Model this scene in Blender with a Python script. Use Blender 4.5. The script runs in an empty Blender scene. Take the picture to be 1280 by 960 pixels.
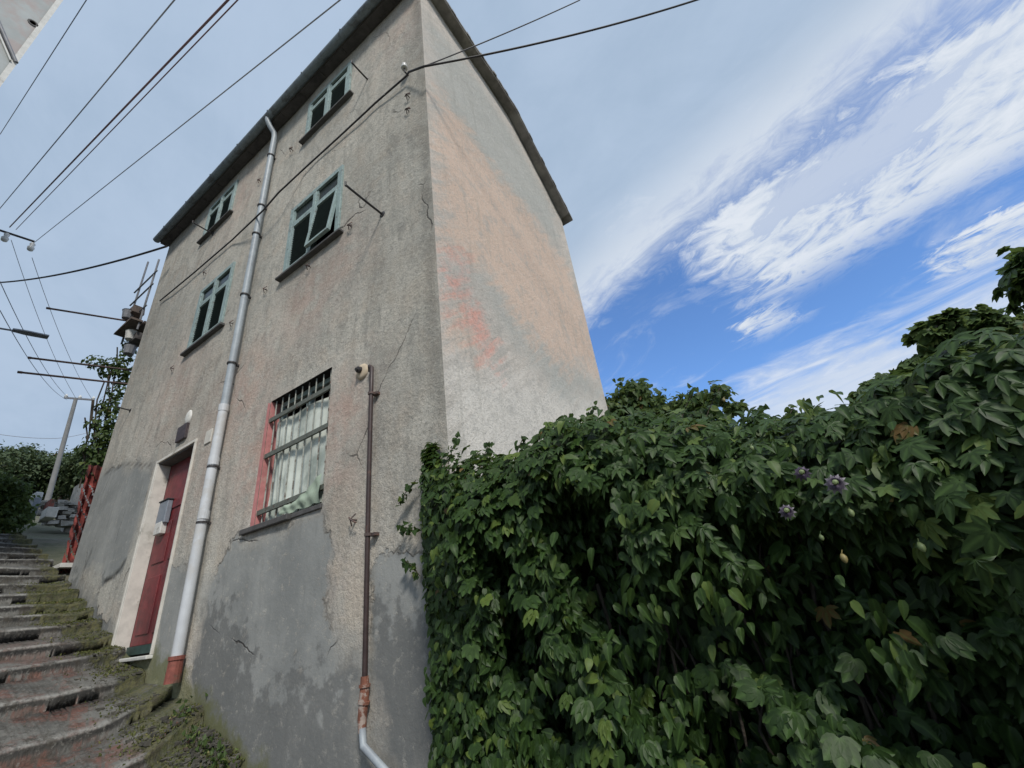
import bpy, math, random
import numpy as np
rnd = random.Random(7); RG = np.random.default_rng(11)
sc = bpy.context.scene
COL = sc.collection
def V(*a): return np.array(a, float)

# ------------------------------------------------------------------ survey of the photograph (camera solved from its vanishing lines)
M = np.array([[0.81970131, 0.55912627, -0.12436867], [0.34631152, -0.3108232, 0.88513122], [0.45624345, -0.76861352, -0.44841405]])
FPX = 548.07
CAM = V(1.7931, -2.1, 0.0)
def ray(u, v): return M.T @ V(u-640, -(v-480), -FPX)
def onY(u, v, y=0.): r = ray(u, v); return CAM + r*((y-CAM[1])/r[1])
def onX(u, v, x=0.): r = ray(u, v); return CAM + r*((x-CAM[0])/r[0])
def onZ(u, v, z=0.): r = ray(u, v); return CAM + r*((z-CAM[2])/r[2])

# ------------------------------------------------------------------ scene graph helpers
def tag(o, label=None, cat=None, group=None, kind=None):
    if label: o['label'] = label
    if cat: o['category'] = cat
    if group: o['group'] = group
    if kind: o['kind'] = kind
    return o
def thing(name, label, cat, loc=(0, 0, 0), group=None):
    o = bpy.data.objects.new(name, None); COL.objects.link(o)
    o.location = loc; o.empty_display_size = .1
    return tag(o, label, cat, group)
def wloc(o):
    p = V(0, 0, 0)
    while o is not None:
        p = p + V(*o.location); o = o.parent
    return p
def link(name, me, mat=None, parent=None, label=None):
    o = bpy.data.objects.new(name, me); COL.objects.link(o)
    if mat is not None and not me.materials:
        for m_ in (mat if isinstance(mat, (list, tuple)) else [mat]): me.materials.append(m_)
    if parent is not None:
        o.parent = parent; o.location = tuple(-wloc(parent))     # geometry is written in world metres
    if label: o['label'] = label
    return o

class MB:
    """collects polygons"""
    def __init__(s): s.v = []; s.f = []; s.mi = []; s.cur = 0
    def add(s, vs, fs):
        b = len(s.v); s.v += [tuple(map(float, p)) for p in vs]
        for f in fs: s.f.append(tuple(b+i for i in f)); s.mi.append(s.cur)
        return s
    def box(s, a, b, jit=0):
        x0, y0, z0 = a; x1, y1, z1 = b
        P = [(x0, y0, z0), (x1, y0, z0), (x1, y1, z0), (x0, y1, z0), (x0, y0, z1), (x1, y0, z1), (x1, y1, z1), (x0, y1, z1)]
        if jit: P = [tuple(c+rnd.uniform(-jit, jit) for c in p) for p in P]
        return s.add(P, [(0, 3, 2, 1), (4, 5, 6, 7), (0, 1, 5, 4), (1, 2, 6, 5), (2, 3, 7, 6), (3, 0, 4, 7)])
    def bar(s, a, b, w, h, up=(0, 0, 1)):
        a = V(*a); b = V(*b); d = b-a; d /= np.linalg.norm(d); u = V(*up); sd = np.cross(d, u)
        if np.linalg.norm(sd) < 1e-3: sd = np.cross(d, V(1, 0, 0))
        sd /= np.linalg.norm(sd); u = np.cross(sd, d)
        P = [p + sd*i*w/2 + u*j*h/2 for p in (a, b) for i, j in ((-1, -1), (1, -1), (1, 1), (-1, 1))]
        return s.add(P, [(0, 1, 2, 3), (7, 6, 5, 4), (0, 4, 5, 1), (1, 5, 6, 2), (2, 6, 7, 3), (3, 7, 4, 0)])
    def tube(s, pts, r, n=10, cap=True):
        pts = [V(*p) for p in pts]; m = len(pts)
        rr = r if hasattr(r, '__len__') else [r]*m
        vs = []; ref = V(.13, .31, .94)
        for i, p in enumerate(pts):
            d = pts[min(i+1, m-1)]-pts[max(i-1, 0)]; d = d/(np.linalg.norm(d)+1e-12)
            a = np.cross(d, ref)
            if np.linalg.norm(a) < .05: a = np.cross(d, V(1, 0, 0))
            a /= np.linalg.norm(a); b = np.cross(d, a); ref = np.cross(a, d) if np.linalg.norm(np.cross(a, d)) > .5 else ref
            for k in range(n):
                t = 2*math.pi*k/n; vs.append(p+rr[i]*(math.cos(t)*a+math.sin(t)*b))
        fs = [(i*n+k, i*n+(k+1) % n, (i+1)*n+(k+1) % n, (i+1)*n+k) for i in range(m-1) for k in range(n)]
        if cap:
            q = len(vs); vs += vs[:n]+vs[(m-1)*n:m*n]; fs += [tuple(range(q, q+n))[::-1], tuple(range(q+n, q+2*n))]
        return s.add(vs, fs)
    def lathe(s, c, axis, prof, n=14):
        c = V(*c); ax = V(*axis); ax /= np.linalg.norm(ax); a = np.cross(ax, V(.3, .9, .2)); a /= np.linalg.norm(a); b = np.cross(ax, a)
        vs = [c+ax*h+rr*(math.cos(2*math.pi*k/n)*a+math.sin(2*math.pi*k/n)*b) for h, rr in prof for k in range(n)]
        m = len(prof)
        fs = [(i*n+k, i*n+(k+1) % n, (i+1)*n+(k+1) % n, (i+1)*n+k) for i in range(m-1) for k in range(n)]
        return s.add(vs, fs)
    def mesh(s, name='m', smooth=False, bevel=0):
        me = bpy.data.meshes.new(name); me.from_pydata(s.v, [], s.f)
        me.polygons.foreach_set('material_index', s.mi)
        if smooth: me.polygons.foreach_set('use_smooth', [True]*len(s.f))
        me.update(); return me
    def build(s, name, mat, parent=None, label=None, smooth=False, bevel=0):
        o = link(name, s.mesh(name, smooth), mat, parent, label)
        if bevel:
            b = o.modifiers.new('b', 'BEVEL'); b.width = bevel; b.segments = 2; b.limit_method = 'ANGLE'
        return o
def tri_mesh(name, verts, tris, attrs=None, smooth=False):
    me = bpy.data.meshes.new(name); n = len(tris); k = tris.shape[1]
    me.vertices.add(len(verts)); me.vertices.foreach_set('co', np.asarray(verts, np.float32).ravel())
    me.loops.add(n*k); me.loops.foreach_set('vertex_index', np.asarray(tris, np.int32).ravel())
    me.polygons.add(n); me.polygons.foreach_set('loop_start', np.arange(0, n*k, k, dtype=np.int32))
    if smooth: me.polygons.foreach_set('use_smooth', np.ones(n, bool))
    me.update(calc_edges=True); me.validate()
    for a, val in (attrs or {}).items():
        at = me.attributes.new(a, 'FLOAT', 'POINT'); at.data.foreach_set('value', np.asarray(val, np.float32))
    return me

# ------------------------------------------------------------------ material helpers
class NT:
    def __init__(s, name, world=False):
        s.m = (bpy.data.worlds if world else bpy.data.materials).new(name); s.m.use_nodes = True
        s.t = s.m.node_tree; s.t.nodes.clear(); s._c = {}
    def n(s, ty, props=None, **inp):
        k = s.t.nodes.new(ty)
        for a, b in (props or {}).items(): setattr(k, a, b)
        for a, b in inp.items():
            a = a.replace('_', ' ')
            sk = k.inputs[int(a[1:])] if a[0] == 'i' and a[1:].isdigit() else k.inputs[a]
            s.set(sk, b)
        return k
    def set(s, sk, b):
        if isinstance(b, bpy.types.NodeSocket): s.t.links.new(b, sk)
        elif isinstance(b, (tuple, list)): sk.default_value = (*b, 1) if (len(b) == 3 and sk.type == 'RGBA') else b
        elif sk.type in ('RGBA',): sk.default_value = (b, b, b, 1)
        else: sk.default_value = b
    def obj(s): return s.n('ShaderNodeTexCoord').outputs['Object']
    def ma(s, op, a, b=0., c=0., clamp=False): return s.n('ShaderNodeMath', {'operation': op, 'use_clamp': clamp}, i0=a, i1=b, i2=c).outputs[0]
    def noise(s, vec, scale, detail=4, rough=.55, dist=0.): return s.n('ShaderNodeTexNoise', None, Vector=vec, Scale=scale, Detail=detail, Roughness=rough, Distortion=dist).outputs['Fac']
    def vscale(s, vec, sx, sy, sz, rot=(0, 0, 0), loc=(0, 0, 0)): return s.n('ShaderNodeMapping', None, Vector=vec, Scale=(sx, sy, sz), Rotation=rot, Location=loc).outputs[0]
    def ss(s, x, a, b, lo=0., hi=1.):
        k = s.n('ShaderNodeMapRange', {'interpolation_type': 'SMOOTHSTEP'}, Value=x)
        k.inputs[1].default_value = a; k.inputs[2].default_value = b; k.inputs[3].default_value = lo; k.inputs[4].default_value = hi
        return k.outputs[0]
    def mix(s, f, a, b, blend='MIX'):
        k = s.n('ShaderNodeMix', {'data_type': 'RGBA', 'blend_type': blend}); s.set(k.inputs[0], f); s.set(k.inputs[6], a); s.set(k.inputs[7], b); return k.outputs[2]
    def at(s, name): return s.n('ShaderNodeAttribute', {'attribute_name': name}).outputs['Fac']
    def sep(s, v): return s.n('ShaderNodeSeparateXYZ', None, Vector=v).outputs
    def bump(s, h, st=.5, d=.01): return s.n('ShaderNodeBump', None, Height=h, Strength=st, Distance=d).outputs[0]
    def pbr(s, col, rough=.8, bump=None, metal=0., spec=.5, **kw):
        k = s.n('ShaderNodeBsdfPrincipled', None, Base_Color=col, Roughness=rough, Metallic=metal)
        k.inputs['Specular IOR Level'].default_value = spec
        if bump is not None: s.set(k.inputs['Normal'], bump)
        return k.outputs[0]
    def out(s, sh, node='ShaderNodeOutputMaterial'): s.n(node, None, Surface=sh); return s.m
_mc = {}
def simple(name, col, rough=.6, var=.25, scale=12, metal=0., col2=None, c2scale=5, c2lo=.5, c2hi=.62, bump=.3, bd=.003):
    """weathered paint / metal: base colour with dirt noise and a second colour (rust, worn patches) in spots"""
    if name in _mc: return _mc[name]
    t = NT(name); o = t.obj(); a = t.noise(o, scale, 6, .6); b = t.noise(o, scale*.17+1, 4, .6)
    f = t.ma('ADD', t.ma('MULTIPLY', a, .6), t.ma('MULTIPLY', b, .4))
    c = t.mix(t.ss(f, .3, .7), tuple(x*(1-var) for x in col), tuple(min(1, x*(1+var)) for x in col))
    if col2: c = t.mix(t.ss(t.noise(o, c2scale, 6, .65), c2lo, c2hi), c, col2)
    _mc[name] = t.out(t.pbr(c, rough, t.bump(a, bump, bd), metal)); return _mc[name]

def plaster_front():
    t = NT('grey_plaster'); o = t.obj()
    big = t.noise(o, .55, 5, .6); mid = t.noise(o, 3.2, 6, .62); fine = t.noise(o, 26, 5, .62); grit = t.noise(o, 85, 3, .7)
    st = t.noise(t.vscale(o, 5.5, 5, .55), 1.3, 6, .62, .4)
    c = t.mix(t.ss(big, .34, .64), (.585, .55, .48), (.455, .438, .39))
    c = t.mix(t.ss(st, .44, .68, 0, .5), c, (.31, .295, .26))
    c = t.mix(t.ma('MULTIPLY', t.ss(mid, .46, .66), .5), c, (.50, .42, .34))
    m2 = t.noise(o, 8.5, 8, .72, .3)
    c = t.mix(t.ss(m2, .50, .68, 0, .55), c, (.62, .575, .49)); c = t.mix(t.ss(m2, .49, .32, 0, .7), c, (.27, .262, .235)); c = t.mix(t.ss(t.noise(t.vscale(o, 2.2, 2, .9), 2.3, 8, .7, .6), .50, .62, 0, .45), c, (.26, .255, .23)); c = t.mix(t.ss(t.noise(o, 46, 4, .75), .53, .62, 0, .55), c, (.22, .215, .19))
    c = t.mix(t.ss(t.noise(o, 2.1, 4, .6), .5, .68, 0, .5), c, (.40, .385, .34))
    pk = t.ma('MULTIPLY', t.at('pink'), t.ss(t.noise(o, 4.5, 6, .65), .3, .6))
    c = t.mix(t.ma('MULTIPLY', pk, .8), c, (.50, .32, .26))
    # darker patches, corner strip, band along the top and drips below the sills
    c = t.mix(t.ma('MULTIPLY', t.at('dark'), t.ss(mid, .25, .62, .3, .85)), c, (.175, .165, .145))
    ro = t.ma('MULTIPLY', t.at('rough'), t.ss(mid, .4, .55))
    c = t.mix(t.ma('MULTIPLY', ro, .65), c, (.50, .44, .36))
    # cement repair: signed distance with ragged border
    wob = t.ma('ADD', t.ma('MULTIPLY', t.ma('SUBTRACT', t.noise(o, 3.0, 6, .6), .5), .5), t.ma('MULTIPLY', t.ma('SUBTRACT', t.noise(o, 16, 4, .6), .5), .10))
    sd = t.ma('ADD', t.at('cement'), wob)
    soft = t.ss(t.noise(o, 1.2, 3, .5), .42, .58, .015, .16)
    cem = t.ma('MULTIPLY', t.ma('ADD', t.ma('MULTIPLY', t.ma('DIVIDE', sd, soft), -.5), .5, clamp=True), t.ss(t.noise(o, 13, 6, .7), .34, .46, .55, 1))
    cc = t.mix(t.ss(t.noise(o, 1.6, 6, .62), .35, .65), (.32, .325, .31), (.235, .243, .235))
    cc = t.mix(t.ss(t.noise(t.vscale(o, 5, 5, 1.0), 2, 5, .6), .5, .7, 0, .5), cc, (.22, .225, .215))
    sdd = t.ma('ADD', t.at('damp'), t.ma('MULTIPLY', t.ma('SUBTRACT', t.noise(o, 7, 6, .62), .56), 1.5))
    cc = t.mix(t.ma('MULTIPLY', t.ss(sdd, .10, -.08), .62), cc, (.12, .123, .12))
    c = t.mix(cem, c, cc)
    edge = t.ma('MULTIPLY', t.ma('MULTIPLY', t.ss(t.ma('ABSOLUTE', sd), .022, .004), .7), t.ss(t.noise(o, 1.2, 3, .5), .56, .44))
    c = t.mix(t.ma('MULTIPLY', edge, t.ss(mid, .45, .55)), c, (.12, .11, .095))
    # grit speckle, weaker on the floated cement
    sp = t.ma('MULTIPLY', t.ss(grit, .52, .70), t.ss(cem, 0, 1, .75, .15))
    c = t.mix(sp, c, (.27, .25, .215))
    c = t.mix(t.ma('MULTIPLY', t.ss(fine, .54, .7), t.ss(cem, 0, 1, .45, .1)), c, (.58, .53, .44))
    # hairline cracks
    vo = t.n('ShaderNodeTexVoronoi', {'feature': 'DISTANCE_TO_EDGE'}, Vector=t.n('ShaderNodeMix', {'data_type': 'VECTOR'}, i0=.22, i4=o, i5=t.n('ShaderNodeTexNoise', None, Vector=o, Scale=2.5, Detail=6).outputs['Color']).outputs[1], Scale=.9).outputs['Distance']
    ck = t.ma('MULTIPLY', t.ss(vo, .006, .001), t.ss(t.noise(o, 1.1, 3), .52, .62))
    c = t.mix(t.ma('MULTIPLY', ck, .8), c, (.06, .055, .05))
    c = t.mix(t.ma('MULTIPLY', t.at('crack'), .93), c, (.03, .028, .025))
    mo = t.ss(t.ma('ADD', t.at('moss'), t.ma('MULTIPLY', t.ma('SUBTRACT', t.noise(o, 6, 6, .65), .5), 1.0)), .45, .75)
    c = t.mix(t.ma('MULTIPLY', mo, .75), c, (.13, .135, .045))
    h = t.ma('ADD', t.ma('MULTIPLY', fine, t.ss(cem, 0, 1, 1.0, .18)), t.ma('MULTIPLY', grit, t.ss(cem, 0, 1, .45, .08)))
    h = t.ma('ADD', h, t.ma('MULTIPLY', t.noise(o, 9, 6, .7), .45)); h = t.ma('ADD', h, t.ma('MULTIPLY', cem, .25)); h = t.ma('SUBTRACT', h, t.ma('MULTIPLY', ck, .5))
    h = t.ma('SUBTRACT', h, t.ma('MULTIPLY', t.at('crack'), .8))
    return t.out(t.pbr(c, .93, t.bump(h, .8, .012), spec=.2))
def plaster_side():
    t = NT('washed_plaster'); o = t.obj()
    rot = t.vscale(o, 1, 1, 1, rot=(math.radians(-38), 0, 0))
    st = t.noise(t.vscale(rot, 3, .9, 6.5), 1.4, 7, .66, .5)
    big = t.noise(o, .8, 5, .6); fine = t.noise(o, 30, 5, .65); mid = t.noise(o, 3.5, 6, .62)
    w = t.ma('MULTIPLY', t.ma('SUBTRACT', st, .5), 1.3)
    w2 = t.ma('MULTIPLY', t.ma('SUBTRACT', mid, .5), .7)
    c = t.mix(t.ss(st, .35, .66), (.63, .56, .49), (.50, .46, .405))
    pale = t.ss(t.ma('ADD', t.at('pale'), w), .25, -.3)
    c = t.mix(pale, c, (.66, .62, .555))
    gb = t.ss(t.ma('ADD', t.at('greyband'), w), .18, -.28)
    c = t.mix(t.ma('MULTIPLY', gb, .8), c, (.42, .425, .39))
    og = t.ss(t.ma('ADD', t.at('orange'), t.ma('ADD', w, w2)), .22, -.34)
    c = t.mix(t.ma('MULTIPLY', og, .85), c, (.65, .48, .37))
    rd = t.ss(t.ma('ADD', t.at('red'), t.ma('ADD', w, w2)), .14, -.24)
    c = t.mix(t.ma('MULTIPLY', rd, .8), c, (.72, .36, .29))
    c = t.mix(t.ss(fine, .5, .72, 0, .45), c, (.31, .28, .24))
    c = t.mix(t.ss(t.noise(t.vscale(o, 6, 6, .5), 1.5, 6, .6), .52, .74, 0, .4), c, (.30, .29, .25))
    c = t.mix(t.ss(t.noise(o, 14, 7, .75), .50, .68, 0, .28), c, (.70, .67, .62)); c = t.mix(t.ss(t.noise(o, 50, 4, .75), .54, .64, 0, .5), c, (.33, .31, .27)); c = t.mix(t.ss(t.noise(o, 5, 7, .72), .50, .36, 0, .5), c, (.40, .385, .35))
    h = t.ma('ADD', t.ma('MULTIPLY', fine, .55), t.ma('ADD', t.ma('MULTIPLY', st, .35), t.ma('MULTIPLY', t.noise(o, 90, 3, .7), .3)))
    return t.out(t.pbr(c, .93, t.bump(h, .8, .018), spec=.25))
def leaf_mat(name, a, b, young, rough=.42, trans=.22):
    t = NT(name); o = t.obj(); h = t.at('hue'); rib = t.at('rib')
    c = t.mix(h, a, b); c = t.mix(t.ss(h, .88, .97), c, young); c = t.mix(t.ss(h, .9985, .9992), c, (.16, .10, .035))
    c = t.mix(t.ss(t.noise(o, 40, 3, .6), .45, .7, 0, .35), c, tuple(x*.6 for x in a))
    c = t.mix(t.ss(rib, .09, .0, 0, .45), c, tuple(min(1, x*1.9) for x in b))
    p = t.pbr(c, rough, t.bump(t.noise(o, 90, 3, .6), .25, .003), spec=.28)
    tr = t.n('ShaderNodeBsdfTranslucent', None, Color=t.mix(.5, c, tuple(min(1, x*1.6) for x in young))).outputs[0]
    return t.out(t.n('ShaderNodeMixShader', None, i0=trans, i1=p, i2=tr).outputs[0])
def bark_mat(name='bark', a=(.10, .08, .06), b=(.05, .042, .034)):
    t = NT(name); o = t.obj(); n1 = t.noise(t.vscale(o, 9, 9, 1.6), 2.5, 6, .65)
    return t.out(t.pbr(t.mix(t.ss(n1, .38, .62), a, b), .9, t.bump(n1, .8, .02)))
def stone_steps():
    t = NT('step_stone'); o = t.obj(); nz = t.sep(t.n('ShaderNodeNewGeometry').outputs['Normal'])[2]
    mid = t.noise(o, 2.4, 6, .62); fine = t.noise(o, 18, 6, .65); xyz = t.sep(o)
    tread = t.mix(t.ss(mid, .38, .62), (.15, .148, .135), (.085, .084, .077))
    redm = t.ma('MULTIPLY', t.ss(t.noise(o, 1.9, 7, .68), .46, .56), t.ma('MULTIPLY', t.ss(xyz[0], -5.6, -4.0), t.ss(xyz[1], -.28, -.5)))
    # sunken terracotta tiles in the treads
    br = t.n('ShaderNodeTexBrick', None, Vector=t.vscale(o, 1, 1, 1, rot=(0, 0, .26)), Scale=2.2, Color1=(.20, .075, .052), Color2=(.15, .062, .048), Mortar=(.09, .08, .07)); br.inputs['Mortar Size'].default_value = .02
    tread = t.mix(t.ma('MULTIPLY', redm, .85), tread, t.mix(t.ss(t.noise(o, 7, 7, .72), .36, .64), br.outputs['Color'], (.12, .07, .055)))
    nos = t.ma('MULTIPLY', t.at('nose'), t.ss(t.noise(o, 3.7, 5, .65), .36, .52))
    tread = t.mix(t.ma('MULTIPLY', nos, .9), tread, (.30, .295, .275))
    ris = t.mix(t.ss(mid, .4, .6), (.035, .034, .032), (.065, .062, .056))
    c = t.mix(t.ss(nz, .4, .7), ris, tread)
    c = t.mix(t.ss(fine, .5, .66, 0, .65), c, (.05, .047, .042)); c = t.mix(t.ss(t.noise(o, 33, 5, .75), .54, .64, 0, .6), c, (.20, .19, .17))
    ms = t.ss(t.ma('ADD', t.at('moss'), t.ma('ADD', t.ma('MULTIPLY', t.ma('SUBTRACT', mid, .5), 1.3), t.ma('MULTIPLY', t.ma('SUBTRACT', fine, .5), .8))), .42, .62)
    mc = t.mix(t.ss(t.noise(o, 9, 5, .7), .38, .62), (.06, .068, .024), (.14, .135, .06))
    c = t.mix(t.ma('MULTIPLY', ms, t.ss(t.noise(o, 45, 4, .7), .35, .55, .35, .9)), c, mc); c = t.mix(t.ss(t.noise(o, 6, 7, .75), .52, .62, 0, .6), c, (.055, .047, .036))
    return t.out(t.pbr(c, .9, t.bump(t.ma('ADD', t.ma('ADD', fine, t.ma('MULTIPLY', ms, t.noise(o, 60, 4, .7))), mid), .9, .02), spec=.3))
def ground_mat():
    t = NT('ground_soil'); o = t.obj(); a = t.noise(o, .35, 6, .6); b = t.noise(o, 5, 6, .65)
    c = t.mix(t.ss(a, .4, .6), (.085, .092, .045), (.12, .11, .08)); c = t.mix(t.ss(b, .45, .7, 0, .7), c, (.045, .055, .022))
    return t.out(t.pbr(c, .95, t.bump(b, 1, .05)))
def glass_mat():
    t = NT('window_glass'); o = t.obj(); n1 = t.noise(o, 3, 4, .6)
    c = t.mix(t.ss(n1, .4, .65), (.008, .014, .013), (.018, .027, .025))
    k = t.pbr(c, t.ss(n1, .35, .7, .12, .4), t.bump(t.noise(o, 2.2, 2), .12, .02), spec=.22)
    return t.out(k)

MAT = dict(
 front=plaster_front(), side=plaster_side(), steps=stone_steps(), ground=ground_mat(), glass=glass_mat(), bark=bark_mat(),
 frame=simple('frame_paint', (.27, .35, .34), .6, .22, 30, col2=(.16, .17, .16), c2scale=14, c2lo=.56, c2hi=.66),
 sill=simple('slate_sill', (.085, .082, .08), .75, .3, 22),
 dark=simple('dark_room', (.012, .012, .013), .95, .2, 6),  # near-black colour stands in for the darkness of the unlit rooms
 rust=simple('rusty_iron', (.10, .075, .07), .8, .4, 40, col2=(.15, .08, .06), c2scale=22),
 iron=simple('dark_iron', (.035, .033, .035), .6, .3, 40, col2=(.09, .045, .03), c2scale=22, c2lo=.58, c2hi=.7),
 roof=simple('slate_roof', (.20, .185, .17), .8, .3, 10, col2=(.27, .25, .22), c2scale=3),
 soffit=simple('weathered_soffit', (.085, .078, .076), .85, .3, 14, col2=(.05, .045, .045), c2scale=4),
 gutter=simple('painted_gutter', (.20, .235, .26), .5, .2, 18, col2=(.12, .13, .14), c2scale=6),
 pipe_grey=simple('zinc_pipe', (.34, .38, .41), .5, .15, 20, col2=(.27, .30, .33), c2scale=5),
 pipe_white=simple('white_pipe', (.54, .56, .58), .45, .10, 9, col2=(.50, .50, .49), c2scale=3.5),
 terracotta=simple('terracotta', (.24, .075, .055), .8, .3, 25, col2=(.12, .07, .05)),
 brown_pipe=simple('brown_pipe', (.045, .028, .026), .5, .3, 20, col2=(.11, .055, .04), c2scale=9, c2lo=.58, c2hi=.7),
 rust_bright=simple('flaking_rust', (.20, .08, .05), .85, .4, 30, col2=(.34, .27, .23), c2scale=20, c2lo=.5, c2hi=.58),
 door=simple('door_paint', (.175, .030, .034), .5, .25, 14, col2=(.10, .022, .026), c2scale=2.6, c2lo=.45, c2hi=.65),
 door_green=simple('green_board', (.025, .05, .045), .6, .3, 14),
 cream=simple('cream_paint', (.62, .59, .53), .7, .14, 12, col2=(.33, .31, .26), c2scale=4, c2lo=.55, c2hi=.7),
 white=simple('white_paint', (.62, .61, .57), .6, .12, 14, col2=(.4, .38, .34), c2scale=8, c2lo=.58, c2hi=.7),
 reveal=simple('pink_reveal', (.50, .20, .19), .85, .2, 14, col2=(.48, .30, .25), c2scale=6, c2lo=.55, c2hi=.7),
 grate=simple('grate_paint', (.115, .125, .105), .6, .3, 40, col2=(.10, .05, .035), c2scale=18, c2lo=.56, c2hi=.66),
 curtain=simple('curtain_cloth', (.62, .66, .60), .9, .16, 6, col2=(.36, .41, .37), c2scale=2.4, c2lo=.45, c2hi=.65),
 box_blue=simple('mailbox_metal', (.21, .235, .27), .45, .15, 18),
 plaque=simple('dark_plaque', (.06, .045, .05), .6, .4, 40),
 cable=simple('black_cable', (.03, .027, .03), .6, .2, 20),
 wire=simple('grey_wire', (.33, .35, .40), .6, .2, 20),
 red_wire=simple('red_wire', (.20, .11, .12), .6, .3, 20),
 porcelain=simple('porcelain', (.6, .6, .58), .3, .08, 10),
 fence_net=simple('orange_net', (.24, .05, .04), .85, .5, 7, col2=(.10, .03, .028), c2scale=5),
 galv=simple('galvanised', (.20, .205, .22), .5, .25, 20),
 plank=simple('scaffold_plank', (.13, .10, .085), .85, .3, 20),
 concrete=simple('pole_concrete', (.20, .20, .195), .85, .15, 12),
 stone=simple('loose_stone', (.40, .38, .34), .9, .3, 6, col2=(.16, .15, .13), c2scale=3),
 white_soffit=simple('painted_soffit', (.70, .75, .72), .8, .10, 3, col2=(.58, .6, .62), c2scale=1.4, c2lo=.4, c2hi=.7),
 lane_wall=simple('old_render', (.22, .21, .18), .9, .25, 5, col2=(.10, .10, .07), c2scale=2),
 ivy=leaf_mat('ivy_leaf', (.019, .043, .011), (.044, .084, .019), (.12, .17, .035), .5, .28),
 vine=leaf_mat('vine_leaf', (.022, .046, .014), (.049, .088, .025), (.12, .17, .04), .5, .28),
 bush=leaf_mat('bush_leaf', (.045, .08, .024), (.085, .13, .04), (.15, .19, .055), .55, .38),
 far=leaf_mat('hill_leaf', (.05, .078, .038), (.085, .115, .055), (.11, .14, .05), .6),
 moss=leaf_mat('moss_blade', (.06, .075, .02), (.13, .14, .045), (.24, .22, .09), .7),
 petal=simple('pale_petal', (.20, .185, .20), .6, .15, 30), corona=simple('violet_filament', (.07, .05, .085), .6, .3, 60), bud=simple('bud_green', (.17, .22, .09), .55, .2, 30), bud2=simple('bud_ochre', (.22, .18, .07), .55, .2, 30),
)

# ------------------------------------------------------------------ numeric helpers for surfaces
def sdf(poly, P):
    P = np.asarray(P, float); d = np.full(len(P), 1e9); ins = np.zeros(len(P), bool); n = len(poly)
    for i in range(n):
        a = np.array(poly[i]); b = np.array(poly[(i+1) % n]); e = b-a; w = P-a
        q = w-np.outer(np.clip((w@e)/(e@e), 0, 1), e); d = np.minimum(d, np.hypot(q[:, 0], q[:, 1]))
        c = ((a[1] <= P[:, 1]) & (b[1] > P[:, 1])) | ((b[1] <= P[:, 1]) & (a[1] > P[:, 1]))
        xs = a[0]+(P[:, 1]-a[1])/(e[1] if abs(e[1]) > 1e-9 else 1e-9)*e[0]
        ins ^= c & (P[:, 0] < xs)
    return np.where(ins, -d, d)
def wob(x, y, s=1., seed=0):
    r = np.random.default_rng(seed); v = 0
    for i in range(6):
        a, b, c = r.normal(size=2)*s*(1+i*.7), 0, r.uniform(0, 6.28); v = v+np.sin(a[0]*x+a[1]*y+c)/(1+i*.6)
    return v/2.6
def fx(pts): return [tuple(onY(*p)[[0, 2]]) for p in pts]
def sx(pts): return [tuple(onX(*p)[[1, 2]]) for p in pts]

# ================================================================== HOUSE
XL, HT = -7.07, 7.42      # left end and wall height of the front
BACK = 3.38
house = thing('house', 'tall narrow three storey house with stained grey plaster front and orange washed side wall', 'house', (-3.5, 1.5, -.5))
# openings on the front: x0,x1,z0,z1
W_TR = (-2.29, -1.34, 6.30, 7.12)
W_TL = (-5.28, -4.36, 6.33, 7.12)
W_MR = (-2.36, -1.36, 3.80, 4.90)
W_ML = (-4.74, -3.80, 3.80, 4.90)
W_LO = (-2.28, -1.31, .90, 2.13)
DOOR = (-4.82, -3.84, .02, 2.17)
OPEN = [W_TR, W_TL, W_MR, W_ML, W_LO, DOOR]
def grid_lines(a, b, step, extra):
    L = sorted(set([a, b]+[e for e in extra if a < e < b])); out = []
    for p, q in zip(L[:-1], L[1:]):
        n = max(1, int(round((q-p)/step))); out += [p+(q-p)*i/n for i in range(n)]
    return np.array(out+[b])
gx = grid_lines(XL, 0, .05, [v for o in OPEN for v in o[:2]]); gz = grid_lines(-2.6, HT, .05, [v for o in OPEN for v in o[2:]])
XX, ZZ = np.meshgrid(gx, gz, indexing='ij'); nx, nz = XX.shape
yy = .012*wob(XX, ZZ, 1.1, 3)+.006*wob(XX, ZZ, 3.5, 4)
near = np.minimum.reduce([np.maximum(np.maximum(o[0]-XX, XX-o[1]), np.maximum(o[2]-ZZ, ZZ-o[3])) for o in OPEN]+[-XX, XX-XL])
yy *= np.clip(near/.15, 0, 1)
PV = np.stack([XX.ravel(), yy.ravel(), ZZ.ravel()], 1); idx = np.arange(nx*nz).reshape(nx, nz)
cx = (gx[:-1]+gx[1:])/2; cz = (gz[:-1]+gz[1:])/2; CXg, CZg = np.meshgrid(cx, cz, indexing='ij')
keep = np.ones_like(CXg, bool)
for o in OPEN: keep &= ~((CXg > o[0]) & (CXg < o[1]) & (CZg > o[2]) & (CZg < o[3]))
Q = np.stack([idx[:-1, :-1], idx[1:, :-1], idx[1:, 1:], idx[:-1, 1:]], -1)[keep]
P2 = PV[:, [0, 2]]
cement = np.minimum.reduce([sdf(fx(p), P2) for p in (
  [(60, 790), (110, 630), (122, 592), (150, 582), (192, 584), (178, 640), (150, 720), (128, 728), (108, 708), (100, 725), (125, 760), (142, 790), (120, 850), (60, 850)],
  [(283, 690), (300, 672), (330, 668), (404, 634), (414, 690), (410, 760), (424, 815), (455, 795), (456, 985), (236, 985), (246, 790), (258, 730)],
  [(462, 985), (462, 715), (480, 690), (495, 685), (600, 700), (600, 985)],
  [(200, 715), (238, 700), (214, 850), (185, 850)])])
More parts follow.
